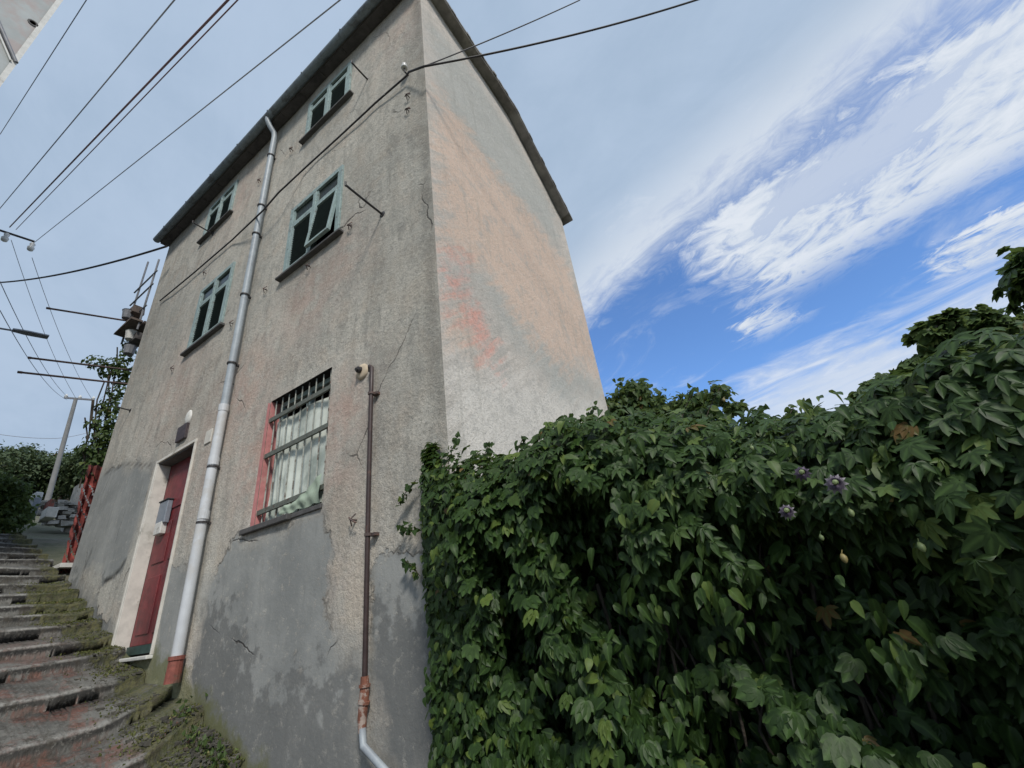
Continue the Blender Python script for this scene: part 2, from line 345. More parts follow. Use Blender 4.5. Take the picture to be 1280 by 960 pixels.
damp = np.minimum.reduce([sdf(fx(p), P2) for p in (
  [(240, 770), (275, 775), (300, 820), (315, 890), (370, 865), (400, 880), (452, 840), (455, 985), (250, 985), (236, 850)],
  [(465, 790), (520, 780), (600, 850), (600, 985), (465, 985)],
  [(80, 735), (120, 730), (150, 800), (140, 870), (60, 850)])])
def gauss(cs, P, proj):
    v = np.zeros(len(P))
    for u, w, r, a in cs:
        q = proj(u, w); v = np.maximum(v, a*np.exp(-((P-q)**2).sum(1)/(2*r*r)))
    return v
fq = lambda u, v: onY(u, v)[[0, 2]]
pink = gauss([(305, 490, .45, .7), (328, 570, .35, .9), (385, 372, .4, .6), (298, 250, .5, .5), (225, 480, .6, .5), (425, 520, .28, .8), (422, 600, .22, .6), (280, 520, .5, .55), (510, 20, .5, .4), (420, 330, .35, .5), (250, 600, .35, .4), (425, 720, .2, .4)], P2, fq)
darkm = gauss([(395, 660, .22, .7), (420, 660, .2, .5), (250, 500, .5, .45), (500, 480, .4, .25), (470, 560, .3, .4), (510, 600, .4, .35), (230, 520, .3, .5), (505, 340, .35, .45), (480, 180, .5, .35), (170, 440, .8, .3), (545, 420, .12, .7), (540, 300, .12, .8), (533, 160, .2, .8), (530, 60, .3, .7), (552, 500, .12, .6)], P2, fq)
darkm = np.maximum(darkm, .75*np.exp(-((P2[:, 0]+.06)/.10)**2)*(P2[:, 1] > 1.2))
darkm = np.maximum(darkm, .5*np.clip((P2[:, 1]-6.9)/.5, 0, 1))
for o in OPEN[:5]:
    drip = np.clip(1-np.maximum(0, np.abs(P2[:, 0]-(o[0]+o[1])/2)-(o[1]-o[0])/2-.02)/.12, 0, 1)*np.exp(-np.maximum(0, o[2]-P2[:, 1])/.42)*(P2[:, 1] < o[2])*(.55+.45*wob(P2[:, 0], P2[:, 0]*0, 14, 55)); darkm = np.maximum(darkm, .85*drip)
rough = gauss([(430, 700, .22, 1), (437, 760, .2, 1), (440, 640, .2, .8), (270, 700, .15, .8), (510, 350, .2, .5), (100, 690, .3, .5)], P2, fq)
base_line = np.interp(P2[:, 0], [-7, -5, -3.3, -2.2, -1.3, 0], [.9, .05, -.25, -.75, -1.1, -1.4])
moss = np.clip(1-(P2[:, 1]-base_line)/.55, 0, 1)*.9*np.clip((P2[:, 0]+6)/2, .2, 1)
def crack_line(pts, w):
    q = np.array(fx(pts)); d = np.full(len(P2), 1e9)
    for a, b in zip(q[:-1], q[1:]):
        e = b-a; h = P2-a; k = h-np.outer(np.clip((h@e)/(e@e), 0, 1), e); d = np.minimum(d, np.hypot(k[:, 0], k[:, 1]))
    return np.clip(1-d/w, 0, 1)
crack = np.maximum.reduce([crack_line([(155, 703), (150, 712), (140, 722), (130, 727)], .055), .6*crack_line([(130, 592), (160, 580), (190, 583)], .035), .5*crack_line([(113, 690), (104, 712)], .05)])
fm = tri_mesh('wall', PV, Q, dict(cement=cement, damp=damp, pink=pink, dark=darkm, rough=rough, moss=moss, crack=crack), True)
link('wall', fm, MAT['front'], house, 'street wall of stained grey roughcast plaster with smooth cement repairs near the bottom')
# side wall X=0
def top_z(y): return np.interp(y, [0, .5, 1.0, 1.5, 2.0, BACK], [HT, 7.27, 7.20, 7.21, 7.10, 5.93])
gy = np.linspace(0, BACK, 70); tt = np.linspace(0, 1, 190)
YY, TT = np.meshgrid(gy, tt, indexing='ij'); ZS = -2.6+(top_z(YY)+2.6)*TT
XS = (.014*wob(YY, ZS, 1.2, 8)+.006*wob(YY, ZS, 4, 9))*np.clip(np.minimum(YY, BACK-YY)/.15, 0, 1)
SV = np.stack([XS.ravel(), YY.ravel(), ZS.ravel()], 1); ii = np.arange(70*190).reshape(70, 190)
SQ = np.stack([ii[:-1, :-1], ii[1:, :-1], ii[1:, 1:], ii[:-1, 1:]], -1).reshape(-1, 4); S2 = SV[:, [1, 2]]
orange = np.minimum.reduce([sdf(sx(p), S2) for p in ([(538, 130), (555, 120), (600, 185), (660, 262), (708, 330), (738, 400), (746, 460), (712, 470), (660, 430), (610, 350), (565, 310), (546, 300)], [(558, 360), (585, 380), (615, 430), (600, 450), (560, 420)])])
red = np.minimum.reduce([sdf(sx(p), S2) for p in ([(554, 335), (580, 325), (592, 360), (560, 385)], [(572, 375), (600, 375), (620, 430), (622, 460), (600, 440)])])
greyb = np.minimum.reduce([sdf(sx(p), S2) for p in ([(575, 310), (620, 345), (680, 400), (725, 450), (755, 500), (700, 500), (640, 430), (590, 350)], [(533, 20), (575, 70), (640, 165), (690, 260), (700, 310), (650, 260), (590, 190), (545, 120)])])
pale = sdf(sx([(562, 450), (625, 470), (700, 480), (752, 500), (757, 640), (560, 640)]), S2)
side = tri_mesh('wall', SV, SQ, dict(orange=orange, red=red, greyband=greyb, pale=pale), True)
link('wall', side, MAT['side'], house, 'windowless side wall with orange and red wash wearing off')
# rear and left walls
mb = MB()
mb.add([(XL, 0, -2.6), (XL, 0, HT), (XL, 1.5, 7.21), (XL, 2, 7.1), (XL, BACK, 5.93), (XL, BACK, -2.6)], [(0, 1, 2, 3, 4, 5)])
mb.add([(XL, BACK, -2.6), (XL, BACK, 5.93), (0, BACK, 5.93), (0, BACK, -2.6)], [(0, 1, 2, 3)])
mb.build('wall', simple('back_plaster', (.34, .31, .27), .9, .2, 6), house, 'plain rear and uphill walls')
# roof slab
def roof():
    ys = [-.17, 0, .5, 1.0, 1.5, 2.0, 2.7, BACK+.12]; zs = [HT+.01, HT+.005, 7.28, 7.21, 7.22, 7.11, 6.51, 5.84]
    ys2 = np.linspace(ys[0], ys[-1], 48); zz = np.interp(ys2, ys, zs); xs = np.linspace(XL-.06, .17, 2)
    under = MB(); b = MB()
    for i in range(47):
        j = (i % 4 == 0)*.008; xr = .16+j+rnd.uniform(-.003, .003); th = .04+(i % 4)*.004
        P = [(XL-.06, ys2[i], zz[i]), (xr, ys2[i], zz[i]), (xr, ys2[i+1], zz[i+1]), (XL-.06, ys2[i+1], zz[i+1])]
        T = [(p[0], p[1], p[2]+th) for p in P]
        b.add(P+T, [(3, 2, 1, 0), (4, 5, 6, 7), (0, 1, 5, 4), (1, 2, 6, 5), (2, 3, 7, 6), (3, 0, 4, 7)])
    return b
rf = roof().build('roof', MAT['roof'], house, 'thin overhanging slate roof')
sb = MB()       # boarded eaves underside with rafters ends
sb.box((XL-.05, -.14, HT-.028), (.16, -.012, HT+.004))
n = 15
for i in range(n):
    x = XL+.15+i*(7.0/(n-1)); sb.box((x-.012, -.135, HT-.036), (x+.012, -.016, HT-.0285))
sb.build('eave_board', MAT['soffit'], rf)
vb = MB(); yv = [0.01, .5, 1.0, 1.5, 2.0, 2.7, BACK]; zv = [HT, 7.28, 7.205, 7.215, 7.105, 6.50, 5.93]
for a in range(6):
    P = [(0.004, yv[a], zv[a]-.035), (.15, yv[a], zv[a]-.03), (.15, yv[a+1], zv[a+1]-.03), (.004, yv[a+1], zv[a+1]-.035)]
    vb.add(P+[(p[0], p[1], p[2]+.03) for p in P], [(3, 2, 1, 0), (4, 5, 6, 7), (0, 1, 5, 4), (1, 2, 6, 5), (2, 3, 7, 6), (3, 0, 4, 7)])
vb.build('verge_board', MAT['roof'], rf)
g = MB(); prof = [(math.cos(a), math.sin(a)) for a in np.linspace(math.pi, 2*math.pi, 9)]
GX = [XL-.08, .14]; gv = []
for x in GX:
    for c, s in prof: gv.append((x, -.205+.062*c, HT+.035+.062*s))
    for c, s in prof[::-1]: gv.append((x, -.205+.056*c, HT+.035+.056*s))
g.add(gv, [(i, i+1, 18+i+1, 18+i) for i in range(17)]+[(17, 0, 18, 35)]); g.add(gv[:18], [tuple(range(18))[::-1]]); g.add(gv[18:], [tuple(range(18))])
for x in np.arange(XL+.4, 0, .9): g.box((x-.012, -.275, HT+.03), (x+.012, -.14, HT+.042))
g.build('gutter', MAT['gutter'], rf, smooth=False)

# windows -------------------------------------------------------------
def window(o, transom=.28, ajar=None, depth=.055, curtain=False):
    x0, x1, z0, z1 = o; fr = MB(); y = depth*.45; w = .05
    fr.box((x0-.02, y-.05, z0), (x0+w, y+.02, z1+.02)); fr.box((x1-w, y-.05, z0), (x1+.02, y+.02, z1+.02))
    fr.box((x0+w, y-.05, z1-w), (x1-w, y+.02, z1+.02)); fr.box((x0+w, y-.05, z0), (x1-w, y+.02, z0+w))
    xm = (x0+x1)/2; fr.box((xm-.03, y-.055, z0+w), (xm+.03, y+.02, z1-w))
    f = fr.build('window', MAT['frame'], house, None, bevel=.004)
    zt = z1-(z1-z0)*transom
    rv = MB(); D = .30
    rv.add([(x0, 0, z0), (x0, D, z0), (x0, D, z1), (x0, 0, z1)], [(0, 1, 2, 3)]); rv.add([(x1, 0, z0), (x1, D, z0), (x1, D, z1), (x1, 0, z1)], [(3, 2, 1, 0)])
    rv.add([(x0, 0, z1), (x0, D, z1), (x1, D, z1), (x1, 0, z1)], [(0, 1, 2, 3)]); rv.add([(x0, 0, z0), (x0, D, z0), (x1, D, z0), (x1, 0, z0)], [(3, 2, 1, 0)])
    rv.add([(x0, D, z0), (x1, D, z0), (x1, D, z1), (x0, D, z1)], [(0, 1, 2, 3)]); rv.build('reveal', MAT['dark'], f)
    for k, (a, b) in enumerate(((x0+w, xm-.03), (xm+.03, x1-w))):
        s = MB(); ys = y-.028; q = .035
        s.box((a, ys-.02, zt-.022), (b, ys+.02, zt+.022))
        s.box((a, ys-.012, zt+.022), (a+.022, ys+.02, z1-w)); s.box((b-.022, ys-.012, zt+.022), (b, ys+.02, z1-w)); s.build('transom', MAT['frame'], f)
        p = MB(); p.box((a+.022, ys+.006, zt+.022), (b-.022, ys+.010, z1-w)); p.build('pane', MAT['glass'], f)
        L_ = MB()
        for q_ in np.arange(z0+w+q+.02, zt-.022-q-.01, .036): L_.bar((q, .004, q_), (b-a-q, .004, q_), .024, .006, (0, .6, .8))
        H = MB(); H.box((0, -.02, z0+w), (q, .018, zt-.022)); H.box((b-a-q, -.02, z0+w), (b-a, .018, zt-.022)); H.box((q, -.02, z0+w), (b-a-q, .018, z0+w+q)); H.box((q, -.02, zt-.022-q), (b-a-q, .018, zt-.022))
        G = MB(); G.box((q, .016, z0+w+q), (b-a-q, .0175, zt-.022-q))
        ang = math.radians(6.5) if ajar == k else 0
        for mbx, nm, mt in ((H, 'sash', MAT['frame']), (G, 'pane', MAT['glass']), (L_, 'louvre', simple('louvre_green', (.020, .036, .034), .7, .3, 20))):
            c, sn = math.cos(ang), math.sin(ang)
            zh = zt-.022; mbx.v = [(a+X, ys+Y*c+(Z-zh)*sn, zh+(Z-zh)*c-Y*sn) for X, Y, Z in mbx.v]
            mbx.build(nm, mt, f, bevel=.003 if nm == 'sash' else 0)
    sl = MB(); sl.box((x0-.10, -.06, z0-.03), (x1+.09, .05, z0+.004), .003); sl.build('sill', MAT['sill'], f, bevel=.006)
    return f
window(W_TR, .24); window(W_TL, .24); window(W_MR, .27, ajar=1); window(W_ML, .27)
# barred lower window
x0, x1, z0, z1 = W_LO
rv = MB(); D = .2
rv.cur = 0; rv.add([(x0, 0, z0), (x0, D, z0), (x0, D, z1), (x0, 0, z1)], [(0, 1, 2, 3)]); rv.add([(x1, 0, z0), (x1, D, z0), (x1, D, z1), (x1, 0, z1)], [(3, 2, 1, 0)])
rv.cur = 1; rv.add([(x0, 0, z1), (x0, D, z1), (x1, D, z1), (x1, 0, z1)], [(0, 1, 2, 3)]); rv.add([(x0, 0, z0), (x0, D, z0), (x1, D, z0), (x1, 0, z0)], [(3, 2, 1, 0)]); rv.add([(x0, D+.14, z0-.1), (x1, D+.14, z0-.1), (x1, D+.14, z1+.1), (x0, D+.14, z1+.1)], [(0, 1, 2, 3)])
fr = MB(); fr.box((x0+.0, .10, z0+.0), (x0+.05, .15, z1)); fr.box((x1-.05, .10, z0), (x1, .15, z1)); fr.box((x0+.05, .10, z1-.05), (x1-.05, .15, z1)); fr.box((x0+.05, .10, z0), (x1-.05, .15, z0+.05)); fr.box(((x0+x1)/2-.03, .10, z0+.05), ((x0+x1)/2+.03, .15, z1-.05))
lw = fr.build('window', MAT['frame'], house, 'barred ground floor window with pale curtain behind', bevel=.003)
rv.build('reveal', [MAT['reveal'], MAT['dark']], lw)
sm = MB(); sm.add([(x0-.075, -.004, z0-.02), (x0+.001, -.006, z0-.02), (x0+.001, -.006, z1-.02), (x0-.05, -.004, z1-.0)], [(0, 1, 2, 3)]); sm.build('red_trim', MAT['reveal'], lw)
gr = MB()
for i in range(9):
    x = x0+.05+i*(x1-x0-.10)/8; gr.tube([(x, .03, z0+.01), (x+rnd.uniform(-.004, .004), .03, (z0+z1)/2), (x, .03, z1-.005)], .0065, 6)
go_ = gr.build('grate', simple('pale_bars', (.32, .33, .29), .6, .3, 40, col2=(.12, .09, .07), c2scale=14), lw); gr = MB()
for z in (z1-.20, z0+.66, z0+.13): gr.bar((x0-.04, .012, z-.01), (x1+.02, .012, z+.005), .02, .042)
gr.build('cross_rails', MAT['grate'], go_)
cu = MB(); nxs = 60; nzs = 14; cv = []
for j in range(nzs):
    for i in range(nxs):
        u = i/(nxs-1); w = j/(nzs-1); f_ = .024*math.sin(u*30+5*math.sin(u*5)+1.6*math.sin(w*2+u*3))*(.3+.7*(1-w))+.02*math.sin(u*11+w*4)
        cv.append((x0+.05+u*(x1-x0-.10), .065+f_*.5-.01*(1-w), z0+.03+w*(z1-z0-.26)))
cu.add(cv, [(j*nxs+i, j*nxs+i+1, (j+1)*nxs+i+1, (j+1)*nxs+i) for j in range(nzs-1) for i in range(nxs-1)])
cu.build('curtain', MAT['curtain'], lw, 'pale green white gathered curtain', smooth=True)
cb = MB(); cv = []      # cloth bundled over the bottom rail on the right
for j in range(7):
    for i in range(26):
        u = i/25; w = j/6; cv.append((x0+.42+u*.53, -.014-.012*math.sin(w*3.14)-.006*math.sin(u*31+w*5)-.005*math.sin(w*9+u*6), z0+.01+w*(.07+.17*u*u)+.008*math.sin(u*17)))
cb.add(cv, [(j*26+i, j*26+i+1, (j+1)*26+i+1, (j+1)*26+i) for j in range(6) for i in range(25)]); cb.build('cloth', simple('green_cloth', (.33, .40, .31), .9, .2, 9, col2=(.22, .28, .21), c2scale=6), lw, 'crumpled light green cloth stuffed behind the bottom bar', smooth=True)
s = MB(); s.box((x0-.16, -.05, z0-.045), (x1-.40, .08, z0+.002), .004); s.box((x1-.405, -.015, z0-.04), (x1+.0, .06, z0+.0), .004); s.build('sill', MAT['sill'], lw, bevel=.006)

# door ---------------------------------------------------------------
x0, x1, z0, z1 = DOOR; R = .13
d = MB(); d.box((x0+.03, R, z0+.10), (x1-.0, R+.045, z1-.02))
for a, b, c, e in ((.12, .44, .2, .78), (.54, .86, .2, .78), (.12, .44, .92, 1.38), (.54, .86, .92, 1.38), (.12, .86, 1.52, 1.98)):
    d.box((x0+a, R-.012, z0+c), (x0+b, R+.0, z0+e))
dr = d.build('door', MAT['door'], house, 'dark red wooden front door', bevel=.006)
k = MB(); k.box((x0+.03, R-.022, z0+.02), (x1-.0, R+.03, z0+.10)); k.build('kick_board', MAT['door_green'], dr)
f = MB()
f.box((x0-.035, -.02, z0-.0), (x0, .02, z1+.035)); f.box((x1, -.02, z0), (x1+.028, .02, z1+.035)); f.box((x0, -.02, z1), (x1, .02, z1+.035))
f.box((x0, -.016, z0), (x0+.03, R, z1-.0)); f.box((x1-.006, .02, z0), (x1+.0, R, z1))
f.build('door_frame', MAT['cream'], dr, bevel=.003)
f = MB(); f.box((x0+.03, .0, z1-.02), (x1-.006, R+.05, z1)); f.add([(x0, R+.05, z0), (x1, R+.05, z0), (x1, R+.05, z1), (x0, R+.05, z1)], [(0, 1, 2, 3)]); f.build('lintel', MAT['sill'], dr)
f = MB(); f.box((x0-.10, -.055, z0-.035), (x1+.03, R+.02, z0), .003); f.build('threshold', MAT['white'], dr, bevel=.006)
p = onY(205, 640, R-.05); q = onY(200, 659, R-.05)
m = MB(); m.box((p[0]-.125, R-.07, p[2]-.14), (p[0]+.10, R-.0125, p[2]+.13)); mbx = m.build('letter_box', MAT['box_blue'], dr, bevel=.01)
m = MB(); m.box((p[0]-.135, R-.08, p[2]+.13), (p[0]+.11, R-.0125, p[2]+.145)); m.build('lid', MAT['iron'], mbx, bevel=.003)
m = MB(); m.box((q[0]-.09, R-.075, q[2]-.085), (q[0]+.085, R-.0125, q[2]+.055)); m.build('paper_box', MAT['white'], dr, 'small white box below the letter box', bevel=.008)
m = MB(); m.lathe((x1-.13, R, z0+1.05), (0, -1, 0), [(0, .0), (0, .03), (.012, .03), (.014, .012), (.04, .012), (.05, .026), (.065, .024), (.07, 0)], 14); m.build('door_knob', MAT['iron'], dr, smooth=True)
# plaque, oval, tile over the door
p = onY(230, 541); m = MB(); m.box((p[0]-.13, -.03, p[2]-.10), (p[0]+.11, -.0, p[2]+.10), .004); m.build('plaque', MAT['plaque'], house, 'small dark plaque above the door', bevel=.004)
p = onY(236, 522); m = MB(); m.lathe((p[0], .005, p[2]), (0, -1, 0), [(0, .075), (.012, .075), (.024, .055), (.03, .03), (.031, 0)], 18); m.v = [(x_, y_, p[2]+(z_-p[2])*1.35) for x_, y_, z_ in m.v]; m.build('oval_badge', MAT['white'], house, smooth=True)
p = onY(262, 546); m = MB(); m.box((p[0]-.07, -.018, p[2]-.08), (p[0]+.07, .0, p[2]+.08)); m.build('tile', MAT['cream'], house, bevel=.003)

# downpipe -----------------------------------------------------------
yp = -.075; px = float(np.mean([onY(*q_, yp)[0] for q_ in ((345, 165), (300, 400), (262, 600), (240, 720), (221, 825))])); print('pipe', px)
dp = MB(); dp.tube([(px-.03, -.21, HT+.0), (px-.03, -.205, HT-.06), (px-.02, -.16, HT-.16), (px, -.09, HT-.27), (px, yp, HT-.36), (px, yp, 5), (px, yp, 2.34)], .040, 14)
pip = dp.build('downpipe', MAT['pipe_grey'], house, 'rainwater downpipe, grey above and white below', smooth=True)
dp = MB(); dp.tube([(px, yp, 2.36), (px-.005, yp-.002, 1.2), (px+.005, yp-.004, -.02)], .046, 14); dp.build('lower_pipe', MAT['pipe_white'], pip, 'white plastic lower length of the downpipe', smooth=True)
for z, r in ((2.33, .050), (1.72, .050), (1.17, .050)):
    dp = MB(); dp.lathe((px, yp, z), (0, 0, 1), [(-.04, .044), (-.04, r), (.04, r), (.04, .044)], 16); dp.build('socket', MAT['pipe_white'], pip)
for z in (1.66, 1.1, 2.9, 3.9, 4.95, 5.5, 6.6):
    dp = MB(); dp.lathe((px, yp, z), (0, 0, 1), [(-.009, .042), (-.009, .053), (.009, .053), (.009, .042)], 14); dp.box((px-.012, yp+.04, z-.012), (px+.012, .02, z+.012)); dp.build('clamp', MAT['iron'], pip, smooth=False)
dp = MB(); dp.lathe((px+.005, yp-.004, -.22), (0, 0, 1), [(-.0, .0), (-.0, .060), (.17, .054), (.17, .062), (.2, .062), (.2, .04)], 14); dp.build('pipe_boot', MAT['terracotta'], pip, smooth=False)

# brown service pipe --------------------------------------------------
a = onY(465, 462, -.04); b = onY(457, 850, -.04); c = onY(457, 905, -.05); e = onY(483, 965, -.10); xb = (a[0]+b[0])/2
bp = MB(); bp.tube([(xb-.06, -.01, a[2]+.02), (xb-.03, -.04, a[2]+.045), (xb, -.045, a[2]+.02), (xb, -.045, a[2]-.2), (xb-.004, -.045, .9), (xb, -.045, b[2])], .0165, 12)
sp = bp.build('service_pipe', MAT['brown_pipe'], house, 'thin dark brown pipe running down the wall near the corner', smooth=True)
bp = MB(); bp.tube([(xb, -.045, b[2]+.02), (xb, -.045, b[2]-.07), (xb-.01, -.05, c[2]+.02), (xb+.0, -.055, c[2]-.04)], [.024, .028, .026, .022], 12); bp.tube([(xb, -.045, b[2]-.02), (xb, -.045, b[2]-.035)], .034, 12); bp.tube([(xb, -.045, b[2]-.10), (xb-.003, -.046, b[2]-.115)], .034, 12); bp.build('coupling', MAT['rust_bright'], sp, 'flaking rusty coupling', smooth=False)
bp = MB(); bp.tube([(xb, -.055, c[2]-.02), (xb+.02, -.06, c[2]-.10), (e[0], -.10, e[2]), (e[0]+.10, -.13, e[2]-.35)], .021, 12); bp.build('lower_hose', MAT['pipe_grey'], sp, 'grey lower length bending to the right', smooth=True)
for z in (1.62, .55): 
    bp = MB(); bp.lathe((xb, -.045, z), (0, 0, 1), [(-.01, .017), (-.01, .024), (.01, .024), (.01, .017)], 10); bp.box((xb-.01, -.03, z-.01), (xb+.05, .01, z+.01)); bp.build('clamp', MAT['rust'], sp)
p = onY(453, 463); m = MB(); m.lathe((p[0], .0, p[2]-.015), (0, -1, 0), [(0, .075), (.012, .07), (.018, .045), (.02, 0)], 12); m.build('plaster_scar', simple('bare_plaster', (.50, .41, .30), .9, .2, 20), house, 'pale knob of bare plaster at the pipe top', smooth=True)
m = MB(); m.lathe((p[0]-.005, -.015, p[2]+.0), (0, -1, -.2), [(0, .0), (0, .028), (.03, .028), (.035, .015), (.05, .015), (.05, 0)], 12); m.build('pipe_elbow', MAT['iron'], house)

# wrought iron clothes rods standing out from the wall ----------------
def rod(tip, wall, nm='clothes_rod', r=.011, len_guess=None):
    w = onY(*wall, 0)
    # tip lies on its sight line, straight out from the wall point
    rr = ray(*tip); s = (w[0]-CAM[0])/rr[0]; t1 = CAM+rr*s; s2 = (w[2])/rr[2] if abs(rr[2]) > 1 else s; t2 = CAM+rr*s2; t = (t1+t2)/2
    y = min(-.12, max(-1.1, t[1])); m = MB(); m.tube([(w[0], .02, w[2]), (w[0], y*.5, w[2]+.003), (w[0], y, w[2]+.012)], r, 8); m.tube([(w[0], y, w[2]-.0), (w[0]+.002, y-.004, w[2]+.05)], r*.9, 8); m.lathe((w[0], 0.01, w[2]), (0, -1, 0), [(0, .04), (.012, .038), (.02, .02)], 10)
    m.build(nm, MAT['iron'], house)
    return w, y
for tp, wl in (((433, 230), (478, 268)), ((440, 78), (460, 100)), ((240, 280), (266, 292)), ((147, 509), (163, 513))): print('rod', rod(tp, wl))
# rusty shutter hooks (crossed irons) ----------------------------------
for u, v in ((440, 284), (334, 363), (366, 188), (292, 405), (326, 227), (258, 342), (218, 461), (388, 334), (512, 122), (512, 140), (445, 650)):
    p = onY(u, v); m = MB(); k = rnd.uniform(-.3, .3)
    m.tube([(p[0]-.04, -.03, p[2]+.03+k*.03), (p[0], -.05, p[2]), (p[0]+.045, -.035, p[2]-.03)], .006, 6); m.tube([(p[0]+.02, -.02, p[2]+.04), (p[0], -.05, p[2]), (p[0]-.02, -.02, p[2]-.04)], .005, 6); m.tube([(p[0], .01, p[2]), (p[0], -.05, p[2])], .006, 6)
    m.build('shutter_hook', MAT['rust'], house)
p = onY(507, 84, -.06); m = MB(); m.tube([(p[0]-.02, .01, p[2]-.06), (p[0]-.02, -.05, p[2]-.06), (p[0]-.02, -.06, p[2]+.0)], .01, 8); br = m.build('cable_bracket', MAT['iron'], house)
m = MB(); m.lathe((p[0]-.02, -.06, p[2]+.0), (0, 0, 1), [(0, .0), (0, .035), (.02, .038), (.03, .022), (.045, .036), (.07, .03), (.085, 0)], 14); m.build('insulator', MAT['porcelain'], br, smooth=True)

# ================================================================== CABLES
def sag(a, b, s=.0, n=24): a = V(*a); b = V(*b); return [a+(b-a)*t-V(0, 0, s*4*t*(1-t)) for t in np.linspace(0, 1, n)]
def cable(name, pts, r, mat, label, cat='cable', group=None):
    m = MB(); m.tube(pts, r, 6); o = m.build(name, mat, None, smooth=True); return tag(o, label, cat, group)
fac = [onY(511, 90, -.07), onY(508, 95, -.05), onY(470, 128, -.04), onY(425, 170, -.035), onY(380, 211, -.035), onY(348, 241, -.15), onY(330, 262, -.15), onY(290, 300, -.035), onY(240, 343, -.035), onY(200, 376, -.04)]
cable('cable', fac, .011, MAT['cable'], 'black cable strung across the plaster front and over the downpipe', 'cable')
P0 = onY(511, 90, -.07)
cable('cable', [P0]+sag(onY(530, 83, -.12), onY(845, 0, 1.6)+(onY(845, 0, 1.6)-onY(530, 83, -.12))*.4, .16), .012, MAT['cable'], 'thicker black cable leaving the house corner to the upper right', 'cable')
cable('cable', sag(onY(530, 83, -.12), onY(725, 0, 1.2)*1.0, .03), .007, MAT['cable'], 'thin cable rising steeply from the house corner past the roof edge', 'cable')
BR = -13.
br_a, br_b = onX(-12, 284, BR), onX(43, 302, BR)
lanedir = V(1, .03, -.36)
def overhead(lp, tp, r, mat, label, X=BR, s=.25):
    a = onX(*lp, X); best = None
    rr = ray(*tp)
    # farther end: point on the second sight line closest to the parallel lane direction
    A = np.stack([rr, -lanedir], 1); sol = np.linalg.lstsq(A, a-CAM, rcond=None)[0]
    q = CAM+rr*sol[0]; dq = (q-a); end = q+dq*.45
    return cable('overhead_wire', [a+(end-a)*t-V(0, 0, s*4*t*(1-t)*.0) for t in np.linspace(0, 1, 20)], r, mat, label, 'wire', 'overhead wires above the lane')
overhead((0, 168), (108, 0), .008, MAT['wire'], 'leftmost overhead wire, nearest the neighbouring eave')
overhead((-8, 270), (218, 0), .008, MAT['wire'], 'second overhead wire from the left, plain grey')
overhead((12, 284), (285, 0), .012, MAT['red_wire'], 'thick twisted reddish overhead wire in the middle')
overhead((20, 287), (297, 0), .007, MAT['red_wire'], 'thin overhead wire running close beside the thick reddish one')
overhead((43, 303), (425, 0), .007, MAT['wire'], 'overhead wire from the bracket tip passing nearest the house roof')
t = thing('wire_bracket', 'horizontal iron bracket with insulators carrying the overhead wires at the left edge', 'bracket', tuple(onX(-120, 240, BR)))
m = MB(); m.tube([onX(-120, 245, BR), br_a, br_b], .03, 8); m.build('arm', MAT['iron'], t)
for u, v in ((10, 291), (42, 303)):
    p = onX(u, v, BR); m = MB(); m.lathe(p+V(0, 0, -.02), (0, 0, -1), [(0, .03), (.05, .06), (.12, .04), (.17, .075), (.26, .06), (.3, 0)], 10); m.build('insulator', MAT['porcelain'], t, smooth=True)
m = MB(); bx = onX(-120, 245, BR); m.tube([(bx[0], bx[1], 2.5), (bx[0], bx[1], bx[2]+.4)], [.14, .1], 12); m.build('post', MAT['concrete'], t)
FARP = -24.
for k, ((a, b), lab) in enumerate(zip((((14, 300), (95, 498)), ((40, 322), (115, 499)), ((0, 352), (88, 499)), ((0, 388), (84, 500))), ('faint wire dropping from the bracket to the far pole, second from the right', 'faint wire dropping from the bracket tip to the far pole', 'faint wire crossing behind the street lamp to the far pole', 'lowest faint wire at the left edge running to the far pole'))):
    cable('overhead_wire', sag(onX(*a, BR if k < 2 else -9), onX(*b, FARP), .25), .007, MAT['wire'], lab, 'wire', 'wires to the far pole')
cable('cable', sag(onX(-60, 352, -16), onY(208, 308, -.2)+V(0, 0, 0), .35), .02, MAT['cable'], 'sagging grey cable from the left edge to the eave corner of the house', 'cable')
for k, (a, b) in enumerate((((0, 543), (70, 548)), ((70, 548), (112, 540)))):
    cable('overhead_wire', sag(onX(*a, FARP), onX(*b, FARP), .05), .012, MAT['wire'], ['low thin wire left of the far pole above the hill trees', 'low thin wire right of the far pole above the hill trees'][k], 'wire', 'low wires at the far pole')

# ================================================================== GROUND AND STEPS
def gz_(x):
    return np.interp(x, [-400, -120, -60, -40, -24, -14, -10.6, -7.8, -5.5, -4.3, -3.64, -3.04, -2.15, 1.8, 4, 400], [44, 34, 16.5, 10, 5.6, 3.1, 2.45, 1.48, .5, .05, -.2, -.45, -.82, -1.75, -2.1, -6])
xs = np.concatenate([[-400, -250, -150], np.linspace(-110, -16, 60), np.linspace(-15.5, 6, 70), [8, 12, 20, 40, 90, 200, 400]]); ys = np.concatenate([[-400, -200, -80], np.linspace(-40, 40, 70), [60, 120, 250, 400]])
GX_, GY_ = np.meshgrid(xs, ys, indexing='ij'); GZ_ = gz_(GX_)-.16+.10*wob(GX_, GY_, .5, 5)*(np.abs(GY_) > 3)+np.where(GX_ < -16, .8*wob(GX_, GY_, .07, 6), 0)
GZ_ = GZ_-np.clip(np.abs(GY_)-30, 0, 400)*.02
gi = np.arange(GX_.size).reshape(GX_.shape)
gm = tri_mesh('ground', np.stack([GX_.ravel(), GY_.ravel(), GZ_.ravel()], 1), np.stack([gi[:-1, :-1], gi[1:, :-1], gi[1:, 1:], gi[:-1, 1:]], -1).reshape(-1, 4), None, True)
tag(link('ground', gm, MAT['ground']), kind='structure')
